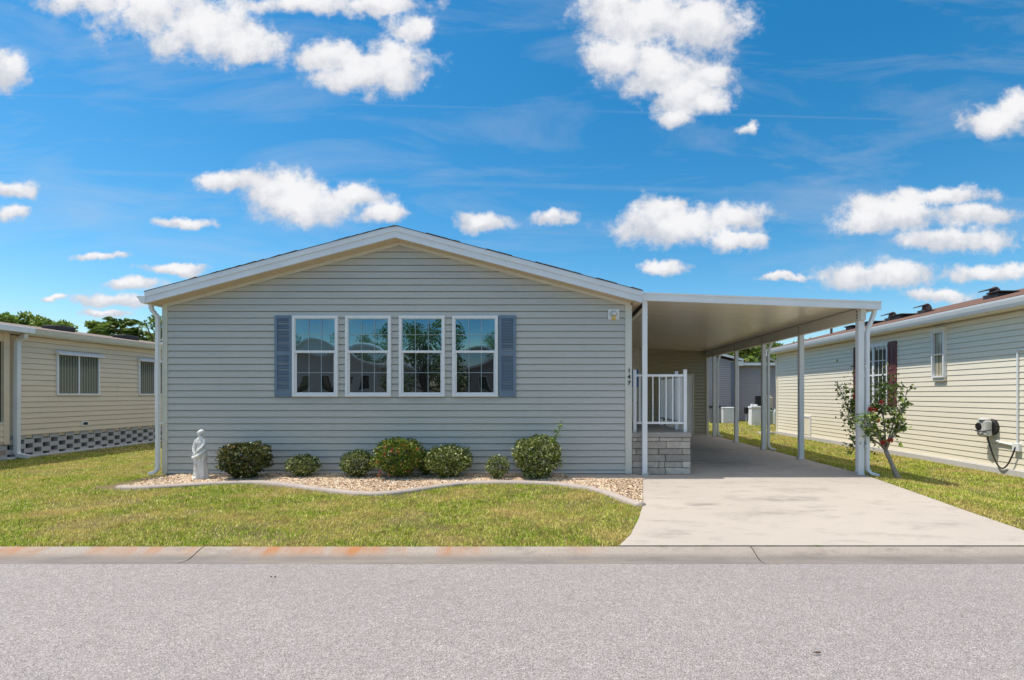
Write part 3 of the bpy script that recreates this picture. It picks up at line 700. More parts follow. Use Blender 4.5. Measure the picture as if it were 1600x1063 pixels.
# steps at the back of the porch, going down away from the street
for i in range(3):
    q = MB(); q.box(p0+.1, p1-.02, 12.42+.28*i, 12.42+.28*(i+1), 0, pz-.18*(i+1)); q.build('step', M['slab'], porch, bevel=.01)
for (xa, xb) in ((1.72,2.22),(1.45,1.50)):
    m = MB(); m.tube([(xa,11.6,1.50),(xa+(xb-xa)*.3,12.4,1.47),(xb,13.2,.98)], .020, 8); hr = m.build('handrail', M['trim'], porch)
    for t, za, zb_ in ((.0,pz,1.49),(.3,pz,1.46),(.62,.3,1.24),(.98,0,.99)):
        m = MB(); xx = xa+(xb-xa)*t; yy = 11.6+1.6*t; m.tube([(xx,yy,za),(xx,yy,zb_)], .014, 8); m.build('handrail_post', M['trim'], hr)

# ------------------------------------------------------------------ shed at the back of the carport
shed = thing('storage_shed', (4.15, 18.0, 0), 'storage shed in house siding with carport shade in its olive colour, closing the back of the carport', 'shed')
m = MB(); Mh = basis((0,18.0,0),(0,-1,0)); siding(m, Mh, rect(2.99,5.32), .0, 3.04, H=.1163, groove=.040, depth=.030); m.box(2.98,5.31,18.035,21.5,0,3.03)
Mh2 = basis((5.34,0,0),(1,0,0)); siding(m, Mh2, rect(18.05,21.5), 0, 2.85)
m.build('wall', M['shed_siding_shaded'], shed)
m = MB(); m.box(5.29,5.375,17.96,18.06,0,2.92); m.build('corner_trim', M['trim'], shed, bevel=.005); m = MB(); m.box(2.93,3.00,17.96,18.06,0,2.98); m.build('corner_trim', M['trim'], shed, bevel=.005)
m = MB(); Mq = basis((0,18.0,0),(0,-1,0)); m.m = Mq
a0_, a1_ = WX(1037,18), WX(1084,18)
m.box(a0_,a0_+.06,0,2.15,.0,.05); m.box(a1_-.06,a1_,0,2.15,.0,.05); m.box(a0_+.06,a1_-.06,2.08,2.15,.0,.05)
df = m.build('door_frame', M['trim'], shed, bevel=.004)
m = MB(Mq); m.box(a0_+.06,a1_-.06,.02,2.08,.01,.03)
for zz0, zz1 in ((.2,.9),(1.05,1.9)):
    for aa in (a0_+.14, a0_+.56): m.box(aa,aa+.32,zz0,zz1,.03,.036)
m.build('door', M['door'], df, bevel=.004)
m = MB(); m.box(2.9,5.5,18.12,21.8,3.05,3.10); m.build('roof', M['white'], shed)
tool = thing('long_handled_tool', (4.0,17.7,0), 'black long handled tool leaning on the pale shed door behind the railing', 'garden tool')
m = MB(); m.tube([(3.72,17.62,.14),(4.18,17.93,1.96)], .022, 8); m.build('handle', M['black'], tool)
m = MB(); m.box(3.62,3.88,17.58,17.66,.0,.15); m.build('head', M['black'], tool, bevel=.02)

# ------------------------------------------------------------------ gravel bed + edging
edge_px = [(186,762.5),(215,763),(259,761),(300,758.5),(337,756.5),(375,755),(408,755),(442,757.5),(470,761),(495,765),(547,771),(580,772.5),(609,771.5),(640,767.5),(675,762.5),(703,758.5),(732,756),(790,754.5),(836,755.5),(870,757.5),(905,761.5),(934,767),(958,774.5),(980,783),(1003,790.5)]
def g2w(px, py, z=0): Y = (CAMH-z)*F/(py-PY); return (WX(px,Y), Y)
EP = [g2w(a, b) for a, b in edge_px]
def catmull(P, n=6):
    out = []
    for i in range(len(P)-1):
        p = [np.array(P[max(i-1,0)]), np.array(P[i]), np.array(P[i+1]), np.array(P[min(i+2,len(P)-1)])]
        for k_ in range(n):
            t = k_/n
            out.append(.5*((2*p[1])+(-p[0]+p[2])*t+(2*p[0]-5*p[1]+4*p[2]-p[3])*t*t+(-p[0]+3*p[1]-3*p[2]+p[3])*t**3))
    out.append(np.array(P[-1])); return out
C_ = catmull(EP)
m = MB(); prof = [(-.075,-.05),(-.075,.012),(-.05,.034),(-.01,.042),(.035,.036),(.06,.02),(.065,-.05)]
vs = []; n_ = len(prof)
for i, c_ in enumerate(C_):
    t = C_[min(i+1,len(C_)-1)]-C_[max(i-1,0)]; t = t/np.linalg.norm(t); nrm = np.array([-t[1], t[0]])
    for (o_, z) in prof:
        wob = .006*mnoise.noise(Vector((c_[0]*3, c_[1]*3, o_*9)))
        vs.append((c_[0]+nrm[0]*(o_+wob), c_[1]+nrm[1]*(o_+wob), z+wob*.6))
fs = [(i*n_+k_, i*n_+k_+1, (i+1)*n_+k_+1, (i+1)*n_+k_) for i in range(len(C_)-1) for k_ in range(n_-1)]
fs += [tuple(range(n_)), tuple((len(C_)-1)*n_+k_ for k_ in range(n_))]
m.add(vs, fs)
tag(m.build('bed_edging', M['edging'], smooth=True, origin=(-3,8,0)), 'low curving concrete edging between the front lawn and gravel bed', 'edging')
ex = np.array([c_[0] for c_ in C_]); ey = np.array([c_[1] for c_ in C_])
def edge_y(x): return np.interp(x, ex, ey)
o_ = np.argsort(ex); ex = ex[o_]; ey = ey[o_]
# gravel base + stones
m = MB(); g = np.linspace(ex[0], 1.10, 60)
for i in range(len(g)-1):
    xa, xb = g[i], g[i+1]; top = lambda x_: 9.02 if x_ > HL-.3 else max(edge_y(x_)+.02, 9.02-(HL-.3-x_)*1.1)
    m.quad((xa,edge_y(xa),.006),(xb,edge_y(xb),.006),(xb,top(xb),.006),(xa,top(xa),.006))
M['bedsoil'] = simple('bed_soil', (.30,.22,.14), .95, .3, 30)
m.add([(1.10,edge_y(1.10),-.003),(1.20,6.75,-.003),(1.30,7.4,-.003),(1.40,8.0,-.003),(1.50,8.60,-.003),(1.40,9.0,-.003),(1.10,9.0,-.003)],[(0,1,2,3,4,5,6)])
tag(m.build('planting_bed', M['bedsoil']), kind='structure')
bm = bmesh.new(); bmesh.ops.create_icosphere(bm, subdivisions=1, radius=1); bm.verts.ensure_lookup_table()
IV = np.array([v_.co[:] for v_ in bm.verts]); IF = np.array([[v_.index for v_ in f.verts] for f in bm.faces]); bm.free()
N = 34000
sx = rng.uniform(ex[0], 1.44, N); e0 = edge_y(sx)+.06; tp = np.where(sx > HL-.1, 8.995, e0+.10*np.clip((sx-ex[0])*2.0,0,3)); tp = np.minimum(tp, 8.995)
sy = e0+(tp-e0)*rng.random(N)
ok = (tp > e0) & ~((sx > .13) & (sy > 8.50)) & (rng.random(N) < np.clip((tp-e0)/.75, .03, 1)) & (sx < np.interp(sy, [6.4,7.4,8.0,8.6,9], [1.09,1.25,1.36,1.45,1.45]))
sx, sy = sx[ok], sy[ok]; n_ = len(sx); r = rng.uniform(.007, .016, n_)
scl = np.stack([r*rng.uniform(.8,1.5,n_), r*rng.uniform(.8,1.4,n_), r*rng.uniform(.5,.9,n_)], 1)
th = rng.uniform(0, 6.28, n_); jit = 1+.22*rng.standard_normal((n_, len(IV), 1))
P_ = IV[None]*jit*scl[:,None,:]; cs, sn = np.cos(th)[:,None], np.sin(th)[:,None]
P_ = np.stack([P_[...,0]*cs-P_[...,1]*sn+sx[:,None], P_[...,0]*sn+P_[...,1]*cs+sy[:,None], P_[...,2]+(.012+rng.random(n_)*.014)[:,None]], -1)
Fs = (IF[None]+(np.arange(n_)*len(IV))[:,None,None]).reshape(-1,3)
tag(np_mesh('gravel', P_.reshape(-1,3), Fs, M['stones'], tint=np.repeat(rng.random(n_), len(IF))), 'tan and cream river gravel filling the planting bed', 'gravel', kind='stuff')

# ------------------------------------------------------------------ grass blades
def in_drive(x, y):
    l = np.interp(y, [4.8,5.17,5.84,6.55,7.4,8.0,8.6,9.0], [.60,.76,.95,1.12,1.26,1.36,1.47,1.36]); r_ = np.interp(y, [4.8,5.4,6.4,7.1,7.9,8.9,9.6], [4.8,4.88,5.02,5.14,5.27,5.42,5.46])
    return (x > l-.012) & (x < r_+.012) & (y < 18.4)
BL = []
def scatter(x0, x1, y0, y1, dens, L, Wd):
    n_ = int((x1-x0)*(y1-y0)*dens); x = rng.uniform(x0,x1,n_); y = rng.uniform(y0,y1,n_)
    keep = ~in_drive(x, y) & (y > 4.79)
    vis = (np.abs(x) < 1e9) & (x > -1.16*y-3) & (x < .98*y+4.5); keep &= vis
    keep &= ~((x > HL-.15) & (x < 1.6) & (y > edge_y(x)-.055) & (y < 25))
    keep &= ~((x > ex[0]) & (x <= HL-.1) & (y > edge_y(x)-.055) & (y < edge_y(x)+np.clip((x-ex[0])*.5,0,.4)))
    keep &= ~((x > 8.70) & (y > 8.5) & (y < 20.4)); keep &= ~((x < -12.2) & (y > 8) & (y < 22.1)); keep &= ~((x > 2.9) & (x < 5.4) & (y > 17.9) & (y < 21.6))
    x, y = x[keep], y[keep]; n_ = len(x)
    pt = np.sin(x*1.9+1.7*np.sin(y*1.3+.5))*np.sin(y*2.9+1.4*np.sin(x*1.1+2))+.35*np.sin(x*7+y*3)*np.sin(y*9-x*2)
    kp = (pt < .62) | (rng.random(n_) < .45); kp &= ~((((x+3.9)/.85)**2+((y-7.92)/.20)**2 < 1) & (rng.random(n_) < .75)); x, y = x[kp], y[kp]; n_ = len(x)
    h = hgt(x, y); a = rng.uniform(0, 6.283, n_); ln = L*rng.uniform(.5,1.25,n_); lean = rng.uniform(.3,1.3,n_)
    wv = Wd*rng.uniform(.7,1.3,n_)
    dx = np.cos(a)*np.sin(lean)*ln; dyy = np.sin(a)*np.sin(lean)*ln; dz = np.cos(lean)*ln
    px_ = -np.sin(a+rng.uniform(-.6,.6,n_))*wv/2; py_ = np.cos(a)*wv/2
    A = np.stack([x-px_, y-py_, h-.004], 1); B = np.stack([x+px_, y+py_, h-.004], 1); T = np.stack([x+dx, y+dyy, h+dz], 1)
    cs_ = .042*(1 if Wd < .012 else Wd/.012)
    def hsh(c): 
        q1 = np.floor((x+.4*np.sin(y*9))/c).astype(np.int64); q2 = np.floor((y+.3*np.sin(x*11))/c).astype(np.int64)
        return ((q1*73856093 ^ q2*19349663) % 9973)/9973.0
    tn = .42*hsh(cs_)+.22*hsh(cs_*3.1)+.36*rng.random(n_)
    BL.append((np.stack([A,B,T], 1), np.clip((tn-.5)*1.35+.47, 0, 1)))
scatter(-7.5, 1.6, 4.79, 6.6, 5600, .040, .0095)
scatter(-10, 1.6, 6.6, 8.9, 3900, .042, .011)
scatter(-13.5, -6.5, 8.6, 13, 2600, .042, .010)
scatter(-18, -6.9, 13, 24, 500, .06, .02)
scatter(4.8, 8.8, 4.79, 8.5, 3900, .042, .011)
scatter(8.8, 12.5, 4.79, 8.8, 2200, .046, .014)
scatter(-10.5, -7.5, 4.79, 6.6, 2600, .046, .013)
scatter(5.4, 8.8, 8.5, 13, 2600, .046, .013)
scatter(5.4, 12.5, 13, 20, 1300, .05, .014)
scatter(2.0, 22, 20, 32, 260, .07, .03)
V = np.concatenate([b[0] for b in BL]).reshape(-1,3); T_ = np.concatenate([b[1] for b in BL])
tag(np_mesh('grass', V, np.arange(len(V)).reshape(-1,3), M['grass'], tint=T_), 'short sunlit yellow green lawn grass with dry straw patches', 'grass', kind='stuff')
# weeds in the driveway joint
wd = []
for (cx_, n_) in ((WX(1277,4.8),26),(WX(1205,4.8),8),(WX(1355,4.8),9),(WX(1100,4.8),6),(WX(1035,4.8),7),(WX(1590,4.8),6)):
    x = cx_+rng.normal(0,.035,n_*3); y = 4.792+rng.normal(0,.006,n_*3); a = rng.uniform(0,6.28,n_*3); L = rng.uniform(.012,.03,n_*3)
    A = np.stack([x-.004,y,np.full_like(x,-.02)],1); B = np.stack([x+.004,y,np.full_like(x,-.02)],1); T = np.stack([x+np.cos(a)*L,y+np.sin(a)*L*.7,L*.6-.01],1)
    wd.append(np.stack([A,B,T],1))
V = np.concatenate(wd).reshape(-1,3)
tag(np_mesh('joint_weeds', V, np.arange(len(V)).reshape(-1,3), M['shrub_light'], tint=rng.random(len(V)//3)), 'tiny green weeds in the joint between driveway and kerb', 'weeds', kind='stuff')

# ------------------------------------------------------------------ foliage generators
def leaf_mesh(name, P, D, L, W, mat, parent, tint=None, fold=.25):
    """leaves at P with directions D"""
    n_ = len(P); D = D/np.linalg.norm(D,axis=1,keepdims=True); q = rng.standard_normal((n_,3)); s = np.cross(D, q); s /= np.linalg.norm(s,axis=1,keepdims=True)
    nn = np.cross(D, s); L = L*rng.uniform(.7,1.3,(n_,1)); Wd = W*rng.uniform(.75,1.25,(n_,1))
    A = P; B = P+D*L*.45+s*Wd*.5+nn*Wd*fold; Cc = P+D*L; E = P+D*L*.45-s*Wd*.5+nn*Wd*fold
    V = np.stack([A,B,Cc,E],1).reshape(-1,3); Fq = np.arange(n_*4).reshape(-1,4)
    if tint is None: tint = rng.random(n_)
    return np_mesh(name, V, np.concatenate([Fq]), mat, parent, tint=tint)
def shrub(name, px, py_top, py_base, wpx, label, mat, lsize, n_, boxy=2.4, group=None, flowers=None, Yb=None, hole=.0):
    Y = (CAMH-.02)*F/(py_base-PY) if Yb is None else Yb
    x = WX(px,Y); H = WZ(py_top,Y); w_ = wpx/F*Y/2; yb = min(Y+w_*.55, 8.93-w_*.75)
    yb = Y+.02 if yb < Y-.3 else yb
    root = thing(name, (x, yb, 0), label, 'shrub', group)
    k_ = int(n_*.85)
    d_ = rng.standard_normal((k_,3)); d_ /= np.linalg.norm(d_,axis=1,keepdims=True)
    sup = (np.abs(d_)**boxy).sum(1)**(-1/boxy)
    ns = np.array([mnoise.noise(Vector(tuple(v_*2.6))+Vector((px*.1,0,0)))*.20+mnoise.noise(Vector(tuple(v_*7))+Vector((0,px*.1,0)))*.10 for v_ in d_])
    rad = sup*(1+ns)*(1-.42*rng.random(k_)**1.8)
    P = np.stack([d_[:,0]*w_, d_[:,1]*w_*.85, d_[:,2]*H*.47],1)*rad[:,None]*.93
    P[:,2] += H*.51; low = P[:,2] < .05; P[low,2] = rng.uniform(.05,.16,low.sum()); shrink = np.clip(P[:,2]/(H*.35),.62,1); P[:,0]*=shrink; P[:,1]*=shrink
    D = d_*.9+rng.standard_normal((k_,3))*.75+np.array([0,0,.35])
    P += np.array([x,yb,0]); P[:,1] = np.minimum(P[:,1], 8.99)
    f = leaf_mesh('foliage', P, D, lsize*1.2, lsize*.72, M[mat], root)
    q = MB()
    for i in range(9):
        a = 6.28*i/9+random.random(); rr = w_*random.uniform(.35,.75); h = H*random.uniform(.6,.85)
        q.tube([(x+math.cos(a)*.02,yb+math.sin(a)*.02,0),(x+math.cos(a)*rr*.45,yb+math.sin(a)*rr*.3,h*.5),(x+math.cos(a)*rr,yb+math.sin(a)*rr*.7,h)], [.012,.009,.004], 6)
    q.build('stems', M['twig'], root)
    if flowers:
        for (fx, fy, fn, fm) in flowers:
            n2_ = fn; cx_, cz_ = WX(fx,Y-w_*.3), WZ(fy,Y-w_*.3)
            yy = yb-w_*.80+(abs(cx_-x)/w_)**2*w_*.55
            Pf = np.array([cx_,yy,cz_])+rng.uniform(-.022,.022,(n2_,3)); Df = rng.standard_normal((n2_,3))+np.array([0,-.8,.3])
            leaf_mesh('flower_cluster', Pf[:max(5,int(n2_*.55))], Df[:max(5,int(n2_*.55))], .026, .018, M[fm], root)
    return root
G = 'shrubs planted in the gravel bed'
shrub('shrub', 371, 693, 751, 75, 'wide dark olive rounded shrub beside the white statue', 'shrub_dark', .042, 4600, 3.0, G)
shrub('shrub', 467, 712, 747, 52, 'small olive shrub standing alone under the left shutter and first window', 'shrub_mid', .034, 1700, 2.3, G)
shrub('shrub', 553, 705, 748, 54, 'medium green shrub touching the left side of the red flowering bush', 'shrub_mid', .034, 2300, 2.3, G)
shrub('flowering_bush', 617, 685, 750, 80, 'bright green bush with red and orange flowers under the third window', 'shrub_ixora', .036, 5200, 2.6, G,
      [(611,704,18,'flower'),(648,703,18,'flower'),(599,712,22,'flower'),(588,725,22,'petal_orange'),(592,738,26,'petal_orange'),(588,745,24,'petal_orange'),(601,699,10,'petal_orange'),(628,696,9,'flower'),(640,722,10,'petal_orange'),
       (586,715,10,'petal_orange'),(615,728,8,'petal_orange'),(634,738,7,'flower'),(644,712,8,'flower'),(606,742,9,'petal_orange'),(622,709,7,'petal_orange')])
shrub('shrub', 663, 706, 742, 26, 'low leafy green sprig squeezed between the flowering bush and the wide shrub', 'shrub_light', .032, 700, 2.2, G, Yb=8.75)
shrub('shrub', 698, 697, 748, 76, 'wide rounded olive green shrub right of the flowering bush', 'shrub_mid', .036, 4300, 2.5, G)
shrub('shrub', 777, 712, 750, 38, 'smallest scruffy shrub between two large shrubs under the right shutter', 'shrub_mid', .032, 1000, 2.2, G)
sb = shrub('shrub', 839, 684, 751, 74, 'tall boxy yellow green shrub with a long shoot sticking up on its right', 'shrub_mid', .040, 4600, 3.6, G)
# long shoot
Yq = 8.4; q = MB(); pts = [(WX(862,Yq),Yq,WZ(700,Yq)),(WX(868,Yq),Yq,WZ(684,Yq)),(WX(874,Yq),Yq,WZ(672,Yq)),(WX(876,Yq),Yq,WZ(661,Yq))]
q.tube(pts, [.007,.006,.005,.003], 6); q.build('shoot', M['twig'], sb)
Pq = []; 
for i in range(110):
    t = random.random()*.999; s_ = t*3; k_ = int(s_); f_ = s_-k_
    Pq.append(np.array(pts[k_])*(1-f_)+np.array(pts[k_+1])*f_+rng.normal(0,.028,3))
leaf_mesh('shoot_leaves', np.array(Pq), rng.standard_normal((110,3))+np.array([0,0,.6]), .045, .022, M['shrub_light'], sb)
# dry weed tufts near the downspout and fallen leaves
Pd = np.stack([rng.normal(WX(243,8.25),.16,90), rng.normal(8.36,.07,90), np.full(90,.025)],1)
tag(leaf_mesh('leaf_litter', Pd, rng.standard_normal((90,3))*np.array([1,1,.35])+np.array([0,0,.15]), .07, .012, M['twig'], None), 'brown dead leaves and twigs lying on gravel below the downspout', 'leaf litter', kind='stuff')

# ------------------------------------------------------------------ statue
SY = 8.50; sx0 = WX(313.5,SY); hS = WZ(670,SY)
def statue():
    root = thing('garden_statue', (sx0, SY, 0), 'white plaster garden statue of a robed woman standing on the gravel', 'statue')
    q = MB(); k_ = hS/.84; off = lambda x_, z_: (sx0+x_*k_, SY, z_*k_)
    # robed body as stacked ellipses: (z, cx, rx, ry)
    secs = [(.05,.010,.118,.10),(.10,.010,.112,.095),(.17,.010,.100,.088),(.25,.006,.088,.08),(.33,.002,.085,.078),(.40,.004,.090,.078),(.45,.008,.084,.070),(.50,.010,.070,.058),
            (.55,.008,.062,.052),(.60,.004,.068,.054),(.645,-.002,.074,.05),(.675,-.004,.060,.043),(.695,-.006,.034,.032),(.72,-.008,.026,.028)]
    vs = []; n_ = 28
    for (z, cx_, rx_, ry_) in secs:
        for j in range(n_):
            t = 2*math.pi*j/n_; f_ = 1+(.13*math.sin(5*t+z*9)+.09*math.sin(9*t+z*17))*(1 if z < .45 else .25)*min(1, max(0,(z-.03)*8))
            vs.append((sx0+(cx_+rx_*f_*math.cos(t))*k_, SY+ry_*f_*math.sin(t)*k_, z*k_))
    fs = [(i*n_+j, i*n_+(j+1)%n_, (i+1)*n_+(j+1)%n_, (i+1)*n_+j) for i in range(len(secs)-1) for j in range(n_)]+[tuple(range(n_))[::-1], tuple((len(secs)-1)*n_+j for j in range(n_))]
    q.add(vs, fs)
    q.ell((sx0-.010*k_, SY-.006*k_, .765*k_), (.036*k_,.042*k_,.048*k_), 18, 12)                # head
    q.ell((sx0-.002*k_, SY+.018*k_, .785*k_), (.044*k_,.040*k_,.042*k_), 18, 10)                # hair cap
    q.ell((sx0+.012*k_, SY+.035*k_, .755*k_), (.028*k_,.028*k_,.030*k_), 14, 8)                 # bun
    q.ell((sx0-.018*k_, SY-.046*k_, .760*k_), (.007*k_,.010*k_,.012*k_), 8, 6)                  # nose
    for ex_ in (-.026, .0): q.ell((sx0+ex_*k_, SY-.040*k_, .772*k_), (.008*k_,.006*k_,.005*k_), 8, 6)
    def limb(pts, rr): q.tube([(sx0+a*k_, SY+b*k_, c*k_) for a, b, c in pts], [r_*k_ for r_ in rr], 12)
    limb([(-.062,-.006,.655),(-.078,-.024,.585),(-.080,-.05,.52),(-.062,-.075,.465),(-.040,-.085,.43)], [.026,.024,.022,.018,.013])      # arm to the gathered cloth
    limb([(.062,-.006,.655),(.076,-.03,.585),(.060,-.065,.53),(.010,-.085,.485),(-.030,-.092,.445)], [.027,.025,.022,.018,.013])         # other arm crossing
    for i in range(4):
        limb([(-.030-.008*i,-.092,.435),(-.036-.010*i,-.098,.415),(-.036-.011*i,-.094,.398)], [.006,.0055,.004])
    # gathered drape band round the hips, falling to the left
    limb([(.085,-.01,.50),(.070,-.06,.455),(.02,-.09,.40),(-.045,-.085,.365),(-.088,-.045,.375),(-.085,0,.41)], [.022,.026,.032,.034,.028,.02])
    limb([(-.03,-.085,.37),(-.02,-.095,.27),(.0,-.095,.16),(.02,-.10,.07)], [.03,.022,.024,.028])
    limb([(.07,-.04,.42),(.075,-.055,.3),(.085,-.06,.16),(.09,-.06,.06)], [.02,.018,.022,.028])
    for s_ in (-1, 1): q.ell((sx0+(.026*s_-.004)*k_, SY-.042*k_, .612*k_), (.022*k_,.018*k_,.02*k_), 12, 8)
    o = q.build('figure', M['statue'], root)
    rm = o.modifiers.new('remesh', 'REMESH'); rm.mode = 'VOXEL'; rm.voxel_size = .0045; rm.use_smooth_shade = True
    sm = o.modifiers.new('smooth', 'SMOOTH'); sm.factor = .5; sm.iterations = 1
    q = MB(); ring = [(sx0+.010+(.135+.006*math.sin(i*2.3))*k_*math.cos(i*math.pi/9), SY+(.118+.005*math.sin(i*3.1))*k_*math.sin(i*math.pi/9)) for i in range(18)]
    q.prism(ring, 2, 0, .055*k_); q.build('plinth', M['statue'], root, bevel=.01)
statue()

# ------------------------------------------------------------------ right neighbour
RXW = 8.8
rh = thing('neighbour_house', (RXW, 14, -.14), 'cream siding neighbour house with brown roof and maroon shutters, sunlit side wall', 'house')
Mr = basis((RXW, 0, 0), (-1,0,0))              # a = -Y
m = MB(); siding(m, Mr, rect(-20.3, -8.85), -.02, 3.02, H=.1163, groove=.009, depth=.013)
m.prism([(RXW+.03,-.15),(RXW+8.6,-.15),(RXW+8.6,3.0),(RXW+4.3,4.1),(RXW+.03,3.0)], 1, 8.87, 20.28)
def rend(z):
    hw = (4.12-z)/.25; c = RXW+4.3
    return (max(RXW+.03, c-hw), min(RXW+8.6, c+hw)) if hw > 0 else None
siding(m, basis((0,8.85,0),(0,-1,0)), rend, -.02, 4.1, H=.1163, groove=.009, depth=.013)
m.build('wall', M['cream'], rh)
m = MB(); m.box(RXW-.03,RXW+.05,20.24,20.34,-.02,3.02); m.build('corner_trim', M['cream'], rh)
m = MB(); m.box(RXW-.065,RXW+.1,8.8,20.35,-.2,-.025); m.build('footing', M['footing'], rh, bevel=.01)
ex0 = RXW-.33
def rz(x): return 3.22+.25*(x-ex0)
m = MB(); m.prism([(ex0-.01,rz(ex0)-.02),(ex0+4.63,rz(ex0+4.63)-.02),(ex0+9.3,rz(ex0)-.02),(ex0+9.3,rz(ex0)+.012),(ex0+4.63,rz(ex0+4.63)+.012),(ex0-.01,rz(ex0)+.012)], 1, 8.5, 20.5)
roof2 = m.build('roof', M['shingle_brown'], rh)
m = MB(); m.prism([(ex0-.01,rz(ex0)-.20),(ex0+4.63,rz(ex0+4.63)-.20),(ex0+9.3,rz(ex0)-.20),(ex0+9.3,rz(ex0)-.021),(ex0+4.63,rz(ex0+4.63)-.021),(ex0-.01,rz(ex0)-.021)], 1, 8.51, 8.54)
m.build('rake_fascia', M['white'], rh)
m = MB(); m.prism([(ex0,3.03),(ex0+4.63,rz(ex0+4.63)-.19),(ex0+9.28,3.03),(ex0+9.28,3.04),(ex0+4.63,rz(ex0+4.63)-.18),(ex0,3.04)], 1, 8.541, 8.86); m.build('rake_soffit', M['cream'], rh)
m = MB()                                        # K gutter as fascia
m.prism([(ex0-.012,3.03),(ex0-.07,3.03),(ex0-.095,3.09),(ex0-.115,3.16),(ex0-.12,3.195),(ex0-.10,3.195),(ex0-.095,3.165),(ex0-.012,3.165)], 1, 8.5, 20.5)
m.box(ex0-.0119, ex0+.006, 8.5, 20.5, 3.02, 3.20)
m.build('gutter', M['white'], rh)
m = MB(); m.box(ex0+.006, RXW-.02, 8.5, 20.5, 3.02, 3.035); m.build('soffit', M['cream'], rh)
m = MB(); m.tube([(ex0-.05,20.35,3.03),(ex0-.05,20.35,2.96),(ex0+.06,20.36,2.84),(RXW-.05,20.37,2.76),(RXW-.0,20.38,2.6),(RXW,20.38,.05)], .045, 8); m.build('downspout', M['white'], rh, smooth=True)
# vents on the roof
def roof_pt(px, X=10.5):
    Y = X*F/(px-PX); return X, Y, rz(X)+.012
def turtle(px, w_, kindv):
    x, y, z = roof_pt(px); q = MB()
    if kindv == 'dome':
        q.box(x-.16,x+.16,y-.13,y+.13,z-.06,z+.06); q.ell((x+.02,y,z+.06),(.13,.12,.20),16,10,zmin=0)
        q.prism([(x-.30,z+.13),(x-.02,z+.19),(x+.02,z+.22),(x-.02,z+.235),(x-.30,z+.155)], 1, y-.10, y+.10); q.build('roof_vent', M['vent'], rh)
    elif kindv == 'flat':
        q.box(x-.22,x+.22,y-w_/2,y+w_/2,z-.06,z+.05); q.box(x-.26,x+.26,y-w_/2-.05,y+w_/2+.05,z+.05,z+.09); q.build('roof_vent', M['ventdark'], rh, bevel=.02)
    else:
        q.tube([(x,y,z-.1),(x,y,z+.22)], .045, 10); q.build('vent_pipe', M['vent'], rh)
M['vent'] = simple('brown_vent_metal', (.10,.055,.045), .4, .2, 10); M['ventdark'] = simple('dark_vent_metal', (.03,.022,.02), .55, .2, 10)
turtle(1553,.4,'dome'); turtle(1567,.25,'flat'); turtle(1447,.3,'dome'); turtle(1394,.3,'dome'); turtle(1411,.45,'flat'); turtle(1362,.5,'flat'); turtle(1336,.4,'flat'); turtle(1299,.3,'pipe')
# double window with maroon shutters (faces -X; local a = -Y)
def side_window(Mw, a0, a1, b0, b1, par, cols, rows_, glassm, t=.045, proud=.05, mull=True, label=None):
    q = MB(Mw); q.box(a0,a1,b0,b0+t,.0,proud); q.box(a0,a1,b1-t,b1,.0,proud); q.box(a0,a0+t,b0+t,b1-t,.0,proud); q.box(a1-t,a1,b0+t,b1-t,.0,proud)
    if mull: q.box((a0+a1)/2-.04,(a0+a1)/2+.04,b0+t,b1-t,.0,proud)
    w_ = q.build('window', M['white_frame'], par, bevel=.003)
    q = MB(Mw); q.box(a0+t,a1-t,b0+t,b1-t,.0,.021); q.build('pane', glassm, w_)
    if cols:
        q = MB(Mw); hs_ = [(a0+t,(a0+a1)/2-.04),((a0+a1)/2+.04,a1-t)] if mull else [(a0+t,a1-t)]
        zm = (b0+b1)/2
        for (h0,h1) in hs_:
            for i in range(1,cols): q.box(h0+(h1-h0)*i/cols-.009,h0+(h1-h0)*i/cols+.009,b0+t,b1-t,.022,.028)
            for i in range(1,rows_): q.box(h0,h1,b0+t+(b1-b0-2*t)*i/rows_-.009,b0+t+(b1-b0-2*t)*i/rows_+.009,.0222,.0282)
            q.box(h0,h1,zm-.022,zm+.022,.0215,.036)
        q.build('muntins', M['white_frame'], w_)
    return w_
side_window(Mr, -14.72, -13.52, 1.13, 2.76, rh, 3, 4, M['glass_side'])
for a0, a1 in ((-13.50,-13.18),(-15.06,-14.74)):
    q = MB(Mr); q.box(a0,a1,1.11,2.80,.012,.032); 
    for b0, b1 in ((1.11,1.2),(2.70,2.80),(1.92,2.0)): q.box(a0+.05,a1-.05,b0,b1,.032,.046)
    q.box(a0,a0+.05,1.11,2.80,.032,.046); q.box(a1-.05,a1,1.11,2.80,.032,.046)
    for b0, b1 in ((1.26,1.86),(2.06,2.64)): q.box(a0+.085,a1-.085,b0,b1,.032,.042)
    q.build('shutter', M['maroon'], rh, bevel=.003)
q = MB(Mr); q.box(-14.76,-13.48,2.76,2.80,.0,.06); q.build('window_head', M['white_frame'], rh)
wn = side_window(Mr, -11.88, -11.50, 1.80, 2.86, rh, 0, 0, M['blinds2'] if 'blinds2' in M else blinds('glass_over_beige_curtain', (.24,.22,.16), (.50,.46,.34), 3), .035, .09, False)
q = MB(Mr); q.box(-11.845,-11.535,2.31,2.345,.022,.07); q.box(-11.90,-11.48,2.86,2.93,.0,.12); q.box(-11.86,-11.52,1.72,1.80,.0,.06)
q.build('storm_hood', M['cream'], wn, bevel=.004)
# crawl-space hatch
q = MB(Mr); q.box(-18.4,-17.6,.62,.68,.0,.04); q.box(-18.4,-18.34,.03,.62,.0,.04); q.box(-17.66,-17.6,.03,.62,.0,.04); hz_ = q.build('crawl_hatch', M['white_frame'], rh)
q = MB(Mr); q.box(-18.34,-17.66,.03,.62,.0,.025); q.build('hatch_panel', M['cream'], hz_)
